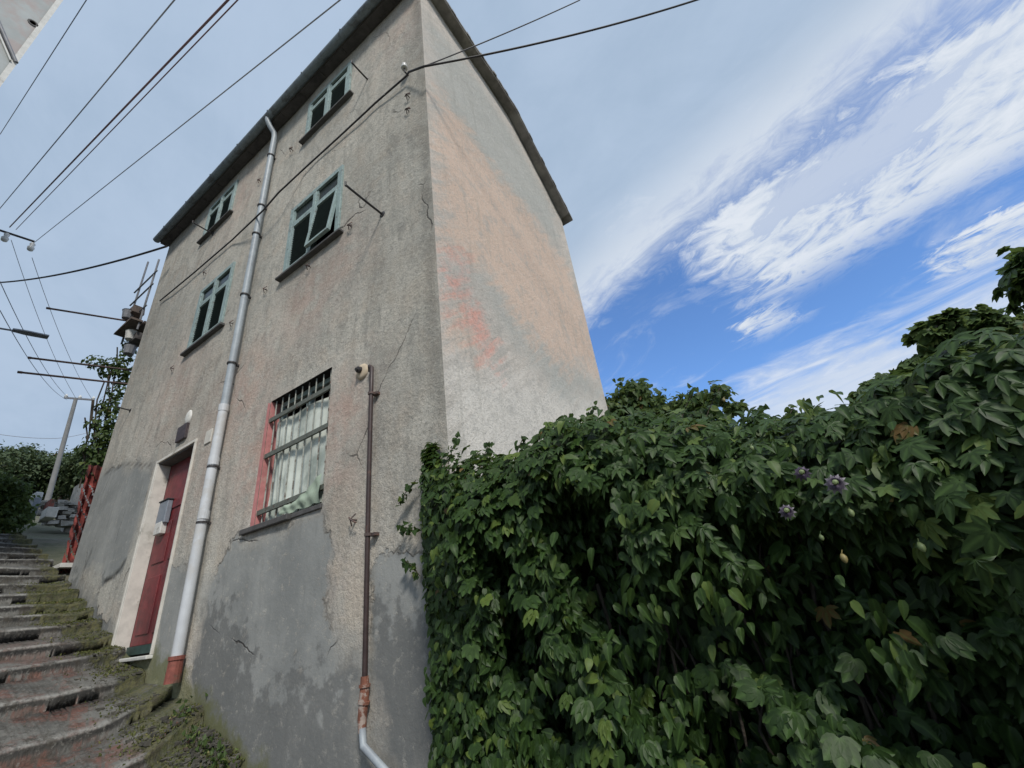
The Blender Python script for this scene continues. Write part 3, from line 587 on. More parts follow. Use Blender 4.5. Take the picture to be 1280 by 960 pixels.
# stairs: one flight of slanted slabs; nosing positions measured at Y=-0.9
NX = [(-10.5, 2.42), (-10.0, 2.27), (-9.5, 2.11), (-9.05, 1.96), (-8.62, 1.81), (-8.2, 1.66), (-7.8, 1.51), (-7.36, 1.33), (-6.98, 1.17), (-6.61, 1.02), (-6.21, .86), (-5.8, .70), (-5.48, .57), (-5.08, .41), (-4.64, .23), (-4.22, .07), (-3.64, -.17), (-3.04, -.42), (-2.42, -.64), (-1.75, -.86), (-1.0, -1.06), (-.2, -1.24), (.7, -1.43), (1.6, -1.6), (2.5, -1.77)]
SL = -.26
sv = []; sf = []; nose = []; mos = []
YN = 220; ysx = np.concatenate([np.linspace(-3.3, -1.5, 40), np.linspace(-1.48, -.004, 180)])
def mossv(x, y, z): 
    m_ = .62*np.exp(-((y+.08)/.26)**2)+.70*np.exp(-((x+6.0)/.9)**2-((y+.42)/.25)**2)+.5*np.exp(-((x+2.6)/.7)**2-((y+.15)/.5)**2)
    return m_
rows = []; RISE = .11
for i, (x, z) in enumerate(NX[::-1]):      # from bottom up
    nxt = NX[::-1][i+1][0] if i+1 < len(NX) else x-.8
    nz_ = (NX[::-1][i+1][1] if i+1 < len(NX) else z+.15)-RISE
    lerp = lambda dx: z+(nz_-z)*max(0, dx-.02)/max(.1, (x-nxt)-.05)
    for dx, zz, ns in ((.012, z-RISE-.01, 0), (.004, z-.03, .1), (-.012, z, 1), (-.035, lerp(.035), .8), (-.09, lerp(.09), .1), (-(x-nxt)*.5, lerp((x-nxt)*.5), 0), (-(x-nxt)+.02, nz_, 0)):
        rows.append((x+dx, zz, ns))
rows.append((-14, 3.1, 0)); rows.append((-24, 5.62, 0))
for r_, (x, z, ns) in enumerate(rows):
    for y in ysx:
        wob_ = .007*math.sin(y*5+r_//7*2.1)+.009*wob(y*9, r_//7*3.7, 1, 81)+.004*wob(y*30, r_//7*5.1, 1, 82)
        mx = x+SL*(y+.9)*(1 if x > -10.6 else 0)+wob_*(1 if x > -11 else 0)
        heap = (.035*math.exp(-((y)/.12)**2)+.035*max(0, wob(mx, y, 5, 71))*math.exp(-(y/.45)**2))*(x > -7.0)+(.20*math.exp(-(y/.34)**2)*math.exp(-((x+2.6)/.8)**2))+.015*math.sin(mx*23+y*11)*math.exp(-((y+.1)/.3)**2)
        zz = z-.004*(1+math.sin(y*4.3+r_//7*1.3))*(ns > 0)+heap+rnd.uniform(-.004, .004)
        sv.append((mx, y, zz)); nose.append(ns*max(0, min(1, (-y-.25)*4))); mos.append(mossv(mx, y, z))
NR = len(rows); si = np.arange(NR*YN).reshape(NR, YN)
sm_ = tri_mesh('steps', np.array(sv), np.stack([si[:-1, :-1], si[:-1, 1:], si[1:, 1:], si[1:, :-1]], -1).reshape(-1, 4), dict(nose=nose, moss=mos))
sm_.flip_normals() if sum(p.normal.z for p in list(sm_.polygons)[:2000]) < 0 else None
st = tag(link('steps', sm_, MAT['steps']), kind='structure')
def step_z(x, y):
    xx = x-SL*(y+.9); z = NX[0][1]
    for a, b in NX:
        if xx < a: return b if xx < NX[0][0] else z
        z = b
    for a, b in NX[::-1]:
        if xx > a: return b-.24
    return z
def step_top(x, y):
    xx = x-SL*(y+.9); best = NX[-1][1]-.2
    R_ = NX[::-1]
    for i_, (a, b) in enumerate(R_):
        if xx <= a-.01:
            na, nb_ = R_[i_+1] if i_+1 < len(R_) else (a-.8, b+.15); best = b+(nb_-RISE-b)*min(1, (a-xx)/max(.1, a-na))
    return best+(.035*math.exp(-(y/.12)**2)+.035*max(0, wob(x, y, 5, 71))*math.exp(-(y/.45)**2))*(x > -7)+.20*math.exp(-(y/.34)**2)*math.exp(-((x+2.6)/.8)**2)

# ================================================================== LEAVES
def tmpl(half, fold=.2, droop=.25, extra=None):
    """half outline (x>=0) from base to tip -> triangle fan halves folded on the midrib"""
    vs = [(0, .42, 0)]; tri = []; rib = [0]
    for sgn in (1, -1):
        b = len(vs)
        for x, y in half: vs.append((sgn*x, y, fold*abs(x)-droop*y*y)); rib.append(abs(x))
        for i in range(len(half)-1):
            tri.append((0, b+i, b+i+1) if sgn > 0 else (0, b+i+1, b+i))
    v = np.array(vs); v[0, 2] = -droop*.42**2; return v, np.array(tri), np.array(rib)
IVY = tmpl([(0, 0), (.24, -.15), (.5, -.02), (.62, .2), (.38, .34), (.36, .55), (.2, .76), (0, 1)])
OVA = tmpl([(0, 0), (.26, -.06), (.42, .16), (.42, .42), (.26, .74), (0, 1)], .25, .3)
ELO = tmpl([(0, 0), (.15, .0), (.29, .22), (.28, .48), (.15, .78), (0, 1)], .3, .4)
LFT = tmpl([(0, 0), (.12, .16), (.17, .45), (.12, .76), (0, 1)], .3, .2)
def palm(angs, lens, wid=1.25):
    V_, T_, R_ = [], [], []; b = 0
    for a, l in zip(angs, lens):
        v, t_, r = LFT; v = v*np.array([l*wid, l, l]); c, s = math.cos(math.radians(a)), math.sin(math.radians(a))
        v = np.stack([v[:, 0]*c+v[:, 1]*s, -v[:, 0]*s+v[:, 1]*c, v[:, 2]], 1); V_.append(v); T_.append(t_+b); R_.append(r); b += len(v)
    return np.concatenate(V_), np.concatenate(T_), np.concatenate(R_)
PALM = palm([-88, -45, 0, 45, 88], [.62, .86, 1, .86, .62]); CREEP = palm([-70, -34, 0, 34, 70], [.65, .9, 1, .9, .65], 1.9)
DIA = (np.array([(0, 0, 0), (.38, .45, .1), (0, 1, -.15), (-.38, .45, .1)]), np.array([(0, 1, 2), (0, 2, 3)]), np.array([0, .4, 0, .4]))
def nrm(a): return a/(np.linalg.norm(a, axis=1, keepdims=True)+1e-9)
def leaves(T, P, N, U, S, hue):
    v, t_, r = T; N = nrm(N); U = U-N*(U*N).sum(1, keepdims=True); U = nrm(U); X = np.cross(U, N)
    n = len(P); rz = RG.uniform(.1, 2.0, (n, 1, 1)); rx = RG.uniform(.72, 1.12, (n, 1, 1)); sk = RG.normal(0, .16, (n, 1, 1))
    W = P[:, None, :]+S[:, None, None]*((v[None, :, 0, None]*rx+sk*v[None, :, 1, None]**2)*X[:, None]+v[None, :, 1, None]*U[:, None]+rz*v[None, :, 2, None]*N[:, None])
    return W.reshape(-1, 3), (t_[None]+np.arange(n)[:, None, None]*len(v)).reshape(-1, 3), np.tile(r, n), np.repeat(hue, len(v))
def leaf_obj(name, sets, mat, parent, label=None):
    V_, T_, R_, H_ = [], [], [], []; b = 0
    for w, t_, r, h in sets: V_.append(w); T_.append(t_+b); R_.append(r); H_.append(h); b += len(w)
    return link(name, tri_mesh(name, np.concatenate(V_), np.concatenate(T_), dict(rib=np.concatenate(R_), hue=np.concatenate(H_))), mat, parent, label)

# ---- the overgrown garden wall right of the house
bw = MB(); bw.box((.02, .05, -2.9), (5.2, .30, .28)); bw.box((.02, .0, .28), (5.2, .36, .40))
tag(bw.build('garden_wall', simple('hollow_shade_wall', (.045, .045, .035), .95, .4, 8, col2=(.02, .03, .012), c2scale=3, c2lo=.4, c2hi=.6)), 'low garden wall buried under ivy right of the house, coloured dark as shade in the hollows', 'wall')  # near-black colour puts deep shade into the gaps between the leaves
TOPU = [500, 530, 560, 590, 610, 650, 680, 700, 720, 745, 760, 800, 850, 885, 930, 1000, 1040, 1070, 1120, 1170, 1210, 1280, 1400]
TOPV = [545, 552, 575, 592, 608, 608, 597, 588, 574, 566, 560, 566, 562, 564, 570, 574, 568, 556, 542, 528, 515, 505, 500]
YB = .30
tp_ = [onY(u, v, YB if u > 560 else -.15) for u, v in zip(TOPU, TOPV)]
tx_ = np.array([p[0] for p in tp_]); tz_ = np.array([p[2] for p in tp_]); o_ = np.argsort(tx_); tx_, tz_ = tx_[o_], tz_[o_]
print('hedge top', np.round(tx_, 2), np.round(tz_, 2))
HOL = [(735, 655, .20), (650, 785, .17), (790, 750, .17), (870, 735, .15), (975, 640, .15), (745, 700, .16), (930, 620, .10), (865, 850, .14), (1150, 715, .12), (930, 905, .12), (620, 690, .10), (1050, 800, .14), (1220, 620, .13), (700, 860, .12), (1130, 880, .12), (1230, 860, .13), (960, 760, .12), (1090, 660, .10)]
HP = [(onY(u, v+22, -.4), r) for u, v, r in HOL]
def hedge_points(n, x0, x1, depth0, depth1, seed, zb=-1.25, holes=True):
    r = np.random.default_rng(seed); X = r.uniform(x0, x1, n); s = r.uniform(0, 1.12, n)
    zt = np.interp(X, tx_, tz_)-.03
    front = np.interp(X, [-.25, -.1, .1, .4, 1.0, 3, 5], [-.03, -.10, -.20, -.30, -.36, -.42, -.48])
    yb = np.interp(X, [-.2, .0, .06, .12, .2], [-.02, -.03, .25, YB, YB])
    zf = zt-.30
    u1 = np.clip(s/.80, 0, 1); a = np.clip((s-.80)/.32, 0, 1)*math.pi/2*1.0
    z = np.where(s < .80, zb+(zf-zb)*u1, zf+(zt-zf)*np.sin(a)); y = np.where(s < .80, front, front+(yb-front)*(1-np.cos(a)))
    N = np.stack([np.full(n, .0), np.where(s < .8, -1, -np.cos(a)), np.where(s < .8, .25, .25+np.sin(a))], 1)
    bul = .07*wob(X, z, 2.4, 21)+.04*wob(X, z, 6, 22)
    kk = np.where(X < .1, .25, 1.); off = r.uniform(depth0, depth1, n)*kk+bul*kk
    k = np.ones(n, bool)
    for p, rad in HP:
        d = np.hypot((X-p[0]), (z-p[2])*.9)/(rad*1.0)*(1+.3*wob(X*3, z*3, 3, 31)); inside = (d < 1) & (s < .8) & holes
        k &= ~(inside & (r.uniform(0, 1, n) < .86)); off = np.where(inside, off-.16, off)
    xl = np.interp(z, [-2.4, -.6, -.1, .25, .6, 1.1], [-.03, -.06, -.13, -.17, -.14, -.13])+.04*wob(z, z*0, 6, 41)
    k &= X > xl
    P = np.stack([X, y, z], 1)+nrm(N)*off[:, None]
    k &= ~((P[:, 0] < .03) & (P[:, 1] > -.02)) 
    return P[k], N[k], r, s[k], bul[k]
def orient(N, r, jit=.45, up=.5):
    n = len(N); Nn = nrm(nrm(N)+V(0, -.15, up)+r.normal(0, jit, (n, 3))*V(1, .6, .8)); U = V(0, -.25, -1)+r.normal(0, .45, (n, 3)); return Nn, U
def hue_of(r, n, young=.06): 
    h = r.beta(2, 2.4, n)*.86; y = r.uniform(0, 1, n) < young; h[y] = r.uniform(.9, .998, y.sum()); h[r.uniform(0, 1, n) < .005] = 1.0; return h
ivy = thing('ivy', 'dense dark ivy covering the house corner and the left half of the garden wall', 'ivy', (.5, -.3, -1.9))
sets = []
def add_leaves(n, x0, x1, d0, d1, seed, T, s0, s1, young=.06, prob=None, jit=.45, out=None, zb=-1.25, holes=True):
    P, N, r, s, bul = hedge_points(n, x0, x1, d0, d1, seed, zb, holes)
    if prob is not None:
        k = r.uniform(0, 1, len(P)) < prob(P[:, 0], P[:, 2]); P, N, bul, s = P[k], N[k], bul[k], s[k]
    Nn, U = orient(N, r, jit); S = r.uniform(s0, s1, len(P))
    hh = hue_of(r, len(P), young); hh = np.where(hh < .89, np.minimum(.89, hh+.30*np.clip((s-.62)/.3, 0, 1)*r.uniform(0, 1, len(P))), hh)  # leaf colour lightened towards the hedge top, as highlights on the lit crown
    (sets if out is None else out).append(leaves(T, P, Nn, U, S, hh))
def pv(x, z):   # where passion vine takes over
    return np.clip((x-.55)/.7, 0, 1)*np.clip((z+.35+.25*(x-1))/.5, 0, 1)
inv = lambda x, z: 1-.85*pv(x, z)
add_leaves(14000, -.25, 4.6, -.32, -.16, 10, ELO, .045, .07, .0, None, .45, None, -1.9, False)
add_leaves(15000, -.25, 4.0, -.16, -.02, 1, ELO, .042, .068, .01, None)
add_leaves(14000, -.25, 2.0, -.03, .11, 2, IVY, .030, .052, .06, inv)
add_leaves(5000, -.25, 1.3, .06, .16, 3, OVA, .032, .052, .12, inv)
add_leaves(12000, .7, 2.8, -.04, .14, 4, ELO, .038, .066, .03, inv)
add_leaves(4500, .6, 2.8, -.02, .13, 6, IVY, .034, .054, .03, lambda x, z: inv(x, z)*(x < 1.5))
add_leaves(5200, .4, 2.8, .0, .18, 5, CREEP, .05, .075, .08, inv, .35)
# bright drooping sprays of young leaves at measured spots
r5 = np.random.default_rng(77)
for u, v in ((700, 720), (800, 745), (690, 815), (880, 700), (900, 740), (640, 930), (760, 820), (1120, 790), (560, 700), (800, 570), (850, 950), (830, 880)):
    c = onY(u, v, -.46); n = 22; P = c+r5.normal(0, 1, (n, 3))*V(.045, .035, .06); N = V(0, -.9, .5)+r5.normal(0, .35, (n, 3)); U = V(0, -.2, -1)+r5.normal(0, .5, (n, 3)); h = r5.uniform(.5, .95, n)
    sets.append(leaves(ELO, P, N, U, r5.uniform(.035, .068, n), h))
leaf_obj('foliage', sets, MAT['ivy'], ivy)
stm = MB(); rs = random.Random(5)
for i in range(60):
    x = rs.uniform(-.05, 2.4); z = -2.0; pts = []; y = -.06 if x > .1 else -.03
    while z < rs.uniform(-.2, .7) and len(pts) < 18: pts.append((x, y-rs.uniform(0, .12)*(x > .15), z)); z += .17; x = max(-.1, x+rs.uniform(-.07, .07))
    if len(pts) > 2: stm.tube(pts, rs.uniform(.003, .009), 5)
stm.build('stems', MAT['bark'], ivy, smooth=True)
# sprigs straying onto the plaster
r6 = np.random.default_rng(9)
for u0, v0, u1, v1 in ((520, 600, 498, 630), (520, 665, 500, 660), (525, 720, 505, 700), (560, 580, 572, 545), (600, 585, 612, 555), (640, 585, 655, 545), (690, 560, 712, 520), (850, 530, 868, 488), (880, 530, 900, 485), (730, 540, 742, 508), (980, 540, 992, 510), (930, 540, 950, 510)):
    yy0 = -.06 if u0 < 530 else (-.1 if u0 < 660 else .25); a = onY(u0, v0, yy0); b = onY(u1, v1, yy0); pts = sag(a, b, -.01, 7); sg = MB(); sg.tube(pts, .0025, 4)
    ss_ = []
    for p in pts[1:]:
        n = 3; ss_.append(leaves(OVA if u0 > 540 else IVY, p+r6.normal(0, .012, (n, 3)), V(0, -1, .5)+r6.normal(0, .5, (n, 3)), V(0, 0, -1)+r6.normal(0, .8, (n, 3)), r6.uniform(.026, .045, n), hue_of(r6, n, .15)))
    leaf_obj('sprig', ss_, MAT['ivy'], sg.build('twig', MAT['bark'], ivy))

vine = thing('passion_vine', 'passion flower vine with finger shaped leaves draped over the right half of the garden wall', 'vine', (2.2, -.3, -1.9))
pvp = lambda x, z: pv(x, z)
sets = []
add_leaves(8000, .45, 4.6, -.12, .02, 16, OVA, .038, .058, .02, pvp, .5, sets)
add_leaves(11000, .45, 4.6, -.10, .05, 11, PALM, .045, .07, .02, pvp, .5, sets)
add_leaves(9500, .45, 4.6, .02, .16, 12, PALM, .042, .07, .07, pvp, .45, sets)
add_leaves(2500, .6, 4.6, .08, .20, 13, ELO, .04, .062, .10, pvp, .45, sets)
add_leaves(8000, 2.0, 4.8, -.05, .12, 14, CREEP, .05, .078, .05, None, .4, sets)
# overhanging mass in the upper right
def clump(c, rad, n, T, s0, s1, seed, young=.06, nb=V(0, -.6, .7)):
    r = np.random.default_rng(seed); D = r.normal(0, 1, (n, 3)); D = nrm(D)*r.uniform(.55, 1.05, (n, 1)); P = V(*c)+D*V(*rad)
    return leaves(T, P, D+nb+r.normal(0, .35, (n, 3)), V(0, -.1, -1)+D*.5+r.normal(0, .4, (n, 3)), r.uniform(s0, s1, n), hue_of(r, n, young))
for i, (u, v, y, rad) in enumerate(((1110, 540, .1, .12), (1165, 528, .0, .14), (1210, 520, -.05, .14), (1250, 515, -.1, .15), (1290, 505, -.15, .17), (1230, 520, -.35, .22), (1290, 520, -.4, .25), (1150, 540, -.3, .18), (1070, 540, .15, .11), (1300, 620, -.45, .25), (1340, 520, -.3, .25), (1250, 580, -.42, .2))):
    sets.append(clump(onY(u, v, y), (rad*1.3, rad, rad), 420, PALM, .05, .078, 100+i, .10))
for i, (u, v, y, rad) in enumerate(((770, 548, .3, .11), (830, 540, .35, .12), (880, 532, .35, .10), (720, 560, .2, .1), (950, 545, .3, .10), (1010, 548, .3, .1), (690, 580, .12, .09))):
    sets.append(clump(onY(u, v, y), (rad*1.3, rad, rad), 200, PALM if i % 2 else OVA, .045, .075, 150+i, .12))
leaf_obj('foliage', sets, MAT['vine'], vine)
def flower(u, v, y, size=.04, tint=None):
    c = onY(u, v, y); d = nrm((CAM-c)[None]+V(0, 0, .4))[0]; a = nrm(np.cross(d, V(0, 0, 1))[None])[0]; b = np.cross(a, d); m = MB()
    for k in range(10):
        t = 2*math.pi*k/10+.2; e = math.cos(t)*a+math.sin(t)*b; s_ = -math.sin(t)*a+math.cos(t)*b
        m.add([c, c+e*size*.55+s_*size*.2+d*.004, c+e*size+d*-.004, c+e*size*.55-s_*size*.2+d*.004], [(0, 1, 2, 3)])
    fl = m.build('flower', MAT['petal'] if not tint else tint, vine); m = MB()
    for k in range(40):
        t = 2*math.pi*k/40; e = math.cos(t)*a+math.sin(t)*b; m.tube([c+d*.006+e*size*.12, c+e*size*.45+d*.012, c+e*size*.72+d*.008], .0009, 3)
    m.build('corona', MAT['corona'], fl); m = MB(); m.lathe(c+d*.006, d, [(0, .004), (.01, .003), (.012, .008), (.018, .006), (.02, 0)], 8); m.build('pistil', MAT['bud'], fl)
flower(1045, 605, -.60, .030); flower(1003, 592, -.56, .024, MAT['corona']); flower(984, 640, -.56, .024); flower(578, 703, -.34, .018)
for k, (u, v, s_) in enumerate(((1112, 622, 1.0), (1064, 641, .9), (1131, 641, .9), (1055, 698, 1), (1152, 684, 1), (1200, 578, 1.1), (1027, 672, .7), (940, 560, .7), (1180, 670, .7), (905, 500, .6), (566, 690, .8), (610, 690, .7))):
    c = onY(u, v, -.55 if u > 700 else -.33); m = MB(); R_ = .0088*s_; m.lathe(c, (.1, -.3, -1), [(-R_*1.6, .001), (-R_*1.1, R_*.6), (-R_*.3, R_), (R_*.5, R_*.9), (R_*1.2, R_*.45), (R_*1.5, 0)], 10)
    m.tube([c+V(0, 0, R_*1.5), c+V(.004, .02, R_*1.5+.008)], .0012, 4); m.build('bud', MAT['bud2'] if k in (0, 3, 9) else MAT['bud'], vine, smooth=True)

# ---- trees ----------------------------------------------------------
def tree(name, label, cat, base, blobs, leaf, T, n, mat, group=None, trunk_r=.08, seed=1, cl=.10, young=.05, spread=1.):
    """blobs: (centre, radius) volumes of the crown; leaves sit in small clumps so gaps stay open"""
    r = np.random.default_rng(seed); o = thing(name, label, cat, tuple(base), group); sets = []; tips = []
    w = np.array([b[1]**2 for b in blobs]); w /= w.sum()
    for (c, rad), q in zip(blobs, w):
        k = max(3, int(n*q/14)); D = nrm(r.normal(0, 1, (k, 3)))*r.uniform(.35, 1.05, (k, 1))**.6; C_ = V(*c)+D*rad*V(1, 1, .85); tips += [C_[j] for j in range(0, k, max(1, k//6))]
        P = np.repeat(C_, 14, 0)+r.normal(0, 1, (k*14, 3))*cl*rad; DD = np.repeat(D, 14, 0)
        sets.append(leaves(T, P, DD*.5+V(0, -.2, .8)+r.normal(0, .5, (len(P), 3)), V(0, 0, -.8)+DD*.7+r.normal(0, .5, (len(P), 3)), r.uniform(leaf*.7, leaf*1.2, len(P)), hue_of(r, len(P), young)))
    leaf_obj('crown', sets, mat, o)
    m = MB(); base = V(*base); cc = np.mean([V(*b[0]) for b in blobs], 0); fork = base+(cc-base)*.55; m.tube([base-V(0, 0, .2), base+(fork-base)*.5+V(.02, 0, 0), fork], [trunk_r*1.2, trunk_r, trunk_r*.75], 9)
    for c, rad in blobs:
        c = V(*c); mid = fork+(c-fork)*.5+V(0, 0, .05); m.tube([fork, mid, c], [trunk_r*.6, trunk_r*.4, trunk_r*.2], 7)
    for i, p in enumerate(tips[:60]):
        j = min(range(len(blobs)), key=lambda q: np.linalg.norm(V(*blobs[q][0])-p)); c = V(*blobs[j][0]); m.tube([c, c+(p-c)*.5+r.normal(0, .02, 3), p], [trunk_r*.18, trunk_r*.1, trunk_r*.05], 5)
    m.build('trunk', MAT['bark'], o, smooth=True); return o
def B(u, v, y, px): c = onY(u, v, y); return (c, px*np.linalg.norm(c-CAM)/np.linalg.norm(ray(u, v)))
tree('fig_tree', 'tall fig tree rising above the wall greenery at the right edge', 'tree', (3.4, 1.2, -1.6), [B(1205, 408, 1.2, 24), B(1165, 415, 1.2, 17), B(1240, 408, 1.2, 22), B(1225, 438, 1.2, 26), B(1160, 450, 1.2, 20), B(1190, 468, 1.1, 26), B(1115, 476, 1.2, 17), B(1080, 492, 1.2, 14), B(1250, 460, 1.0, 32), B(1290, 445, .9, 32), B(1130, 500, 1.1, 22)], .07, CREEP, 2300, MAT['bush'], trunk_r=.06, seed=3, cl=.2, young=.04)
tree('fig_tree', 'fig branch with a few leaves reaching in high at the right edge', 'tree', (5.6, 2.0, -1.6), [B(1283, 328, 1.5, 12), B(1310, 326, 1.5, 24), B(1340, 340, 1.6, 50)], .10, CREEP, 500, MAT['vine'], trunk_r=.05, seed=8, cl=.25)
tree('shrub', 'round green shrub behind the far bottom corner of the orange side wall', 'shrub', (-.0, 5.2, -1.2), [B(785, 498, 5., 24), B(810, 515, 5, 28), B(765, 520, 4.9, 26), B(840, 525, 5, 20)], .10, OVA, 2600, MAT['bush'], trunk_r=.05, seed=4, cl=.22, young=.06)
tree('shrub', 'wispy upright shoots poking above the hedge right of the round shrub', 'shrub', (.9, 2.2, -1.4), [B(875, 500, 2., 14), B(895, 495, 2, 13), B(855, 508, 2., 14), B(915, 508, 2, 10)], .06, OVA, 700, MAT['bush'], trunk_r=.025, seed=5, cl=.35)
# left distance
def BX(u, v, x, px): c = onX(u, v, x); return (c, px*np.linalg.norm(c-CAM)/np.linalg.norm(ray(u, v)))
b0 = onX(10, 640, -11.)
tree('bush', 'rounded green bush beside the upper steps at the left edge', 'bush', (b0[0], b0[1], 2.3), [BX(0, 620, -11, 26), BX(-40, 610, -11, 34), BX(12, 640, -11, 22), BX(-8, 655, -10.8, 24), BX(-20, 650, -10.8, 24)], .07, OVA, 6500, MAT['bush'], trunk_r=.05, seed=6, cl=.16, young=.12)
k = 0
for u, v, X, px in ((-40, 575, -34, 34), (15, 578, -36, 26), (50, 590, -38, 24), (85, 588, -36, 24), (118, 580, -34, 24), (150, 575, -33, 30), (-5, 590, -44, 28), (32, 575, -48, 22), (68, 580, -50, 20), (100, 578, -50, 20), (-100, 570, -38, 40)):
    c, rad = BX(u, v, X, px); bl = [((c[0], c[1]+dy*rad, c[2]+dz*rad), rad*q) for dy, dz, q in ((0, 0, .8), (-.7, -.15, .6), (.7, -.2, .6), (.1, .3, .5), (0, -.7, .9))]
    tree('hill_tree', ['leftmost tree on the hillside beyond the steps', 'hillside tree above the bush', 'hillside tree just left of the far pole', 'hillside tree just right of the far pole', 'hillside tree beside the orange netting top', 'hillside tree mostly behind the house edge', 'farther crown behind the leftmost hillside trees', 'farther crown left of the far pole', 'farther crown behind the far pole', 'farther crown right of the far pole', 'large tree outside the left edge on the hillside'][k], 'tree', (c[0], c[1], gz_(c[0])-.3), bl, .17, OVA, 4200, MAT['far'], 'trees on the far hillside', .16, 20+k, .22)
    k += 1

# ---- scaffold, netting, climbing plant uphill of the house -----------
scf = thing('scaffold', 'rusty tube scaffold with long tubes sticking out beyond the uphill end of the house', 'scaffold', (-8.2, .2, 1.5))
UP = [(-7.75, .34), (-8.6, .40), (-7.75, 1.1), (-8.6, 1.1)]
for i, (x, y) in enumerate(UP):
    m = MB(); m.tube([(x, y, 1.2), (x, y, [7.35, 8.0, 7.0, 7.2][i])], .024, 8); m.build('upright', MAT['galv'], scf)
for tip, wl in (((58, 385), (165, 402)), ((35, 447), (125, 458)), ((22, 465), (150, 479))):
    a = onX(*tip, -8.1); b = onX(*wl, -8.1); e = b+(b-a)*.6; m = MB(); m.tube([a, b, e], .018, 8); m.tube([a-(b-a)*.001, a+(b-a)*.04], .022, 8); m.build('long_tube', MAT['rust'], scf)
for x, y, z0_, z1_ in ((-7.75, .06, 5.7, 7.5), (-8.5, .06, 5.7, 7.9)):
    m = MB(); m.tube([(x, y, z0_), (x, y, z1_)], .018, 8); m.build('guard_post', MAT['galv'], scf)
for z in (6.2, 6.75, 7.1):
    m = MB(); m.tube([(-7.6, .05, z), (-8.7, .04, z+.02)], .015, 8); m.build('ledger', MAT['galv'], scf)
m = MB(); m.box((-8.5, -.10, 5.86), (-7.7, .10, 5.91), .01); m.box((-8.5, .12, 5.86), (-7.7, .42, 5.91), .01); m.build('plank', MAT['plank'], scf)
for k, (u, v) in enumerate(((156, 392), (168, 390), (160, 418), (172, 424), (158, 436))):
    c = onX(u, v, -8.1+.05*k); m = MB(); m.lathe(c+V(0, .05, -.1), (0, 0, 1), [(0, 0), (0, .08), (.17, .10), (.18, .11), (.19, .09), (.14, 0)], 10) if k % 2 == 0 else m.box(c-V(.14, .08, .08), c+V(.14, .12, .07), .015)
    o = m.build(['paint_bucket', 'wooden_crate', 'paint_bucket', 'wooden_crate', 'paint_bucket'][k], [MAT['galv'], MAT['plank'], MAT['white'], MAT['soffit'], MAT['galv']][k]); tag(o, ['grey bucket at the outer edge of the scaffold planks', 'brown crate standing on the scaffold planks against the house', 'white bucket hanging below the scaffold planks', 'dark crate under the scaffold planks close to the wall', 'lowest grey bucket hanging from the scaffold'][k], ['bucket', 'crate', 'bucket', 'crate', 'bucket'][k])
cp = thing('climbing_plant', 'leafy climbing plant growing up the scaffold beyond the house', 'plant', (-8.2, 0, 1.5)); sets = []
for i, (u, v, px, n) in enumerate(((118, 452, 9, 60), (132, 462, 9, 60), (144, 455, 10, 80), (150, 470, 12, 110), (146, 490, 10, 80), (158, 445, 9, 60), (140, 505, 13, 130), (132, 525, 13, 150), (124, 545, 13, 150), (120, 565, 14, 170), (116, 585, 14, 170), (140, 545, 14, 150), (128, 510, 8, 50), (165, 430, 9, 60), (105, 560, 8, 40), (158, 465, 10, 80), (136, 575, 14, 150), (113, 530, 5, 20))):
    c, rad = BX(u, v, -8.4, px); sets.append(clump(c, (rad*1.2, rad, rad), int(n*.8), OVA, .05, .09, 300+i, .08))
leaf_obj('foliage', sets, MAT['bush'], cp); m = MB()
for i in range(7):
    q = [onX(150-i*5+rs.uniform(-5, 5)-(600-v)*-.10-20, v, -8.4) for v in range(610, 430+i*12, -22)]; m.tube(q, .012, 5)
m.build('stems', MAT['bark'], cp)
# orange net folded around the foot of the scaffold
net = thing('safety_fence', 'orange red plastic safety netting folded beside the far corner of the house', 'fence', (-7.6, .1, .9)); m = MB()
pts = [onX(u_, 742, x_)[:2] for u_, x_ in ((70, -7.74), (74, -7.66), (79, -7.74), (84, -7.66), (90, -7.74), (97, -7.66), (106, -7.74))]+[(-7.68, .6), (-7.74, .9)]
zb, zt = .75, 2.92; ncol = 40; nrow = 60; vs = []
px_ = np.interp(np.linspace(0, len(pts)-1, ncol), range(len(pts)), [p[0] for p in pts]); py_ = np.interp(np.linspace(0, len(pts)-1, ncol), range(len(pts)), [p[1] for p in pts])
for j in range(nrow):
    w = j/(nrow-1)
    for i in range(ncol): vs.append((px_[i]+.03*float(wob(j*.45, i*.35, 1, 92))+.05*w, py_[i]-.02+.02*float(wob(j*.5, i*.3, 1, 91))-.09*w, zb+(zt-zb)*w))
fs = []
for j in range(nrow-1):
    for i in range(ncol-1):
        if (i*7+j*3) % 11 in (0, 4) and 2 < j < nrow-4: continue
        fs.append((j*ncol+i, j*ncol+i+1, (j+1)*ncol+i+1, (j+1)*ncol+i))
m.add(vs, fs); m.build('netting', MAT['fence_net'], net); m = MB()
p = onX(72, 700, -7.85); m.box((p[0]-.03, p[1]-.03, 1.33), (p[0]+.35, p[1]+.30, 1.39)); m.build('tie_strap', MAT['white'], net)
for x, y in ((-7.45, .2),): m = MB(); m.tube([(x, y, .7), (x+.03, y-.08, 3.0)], .02, 8); m.build('post', MAT['rust'], net)

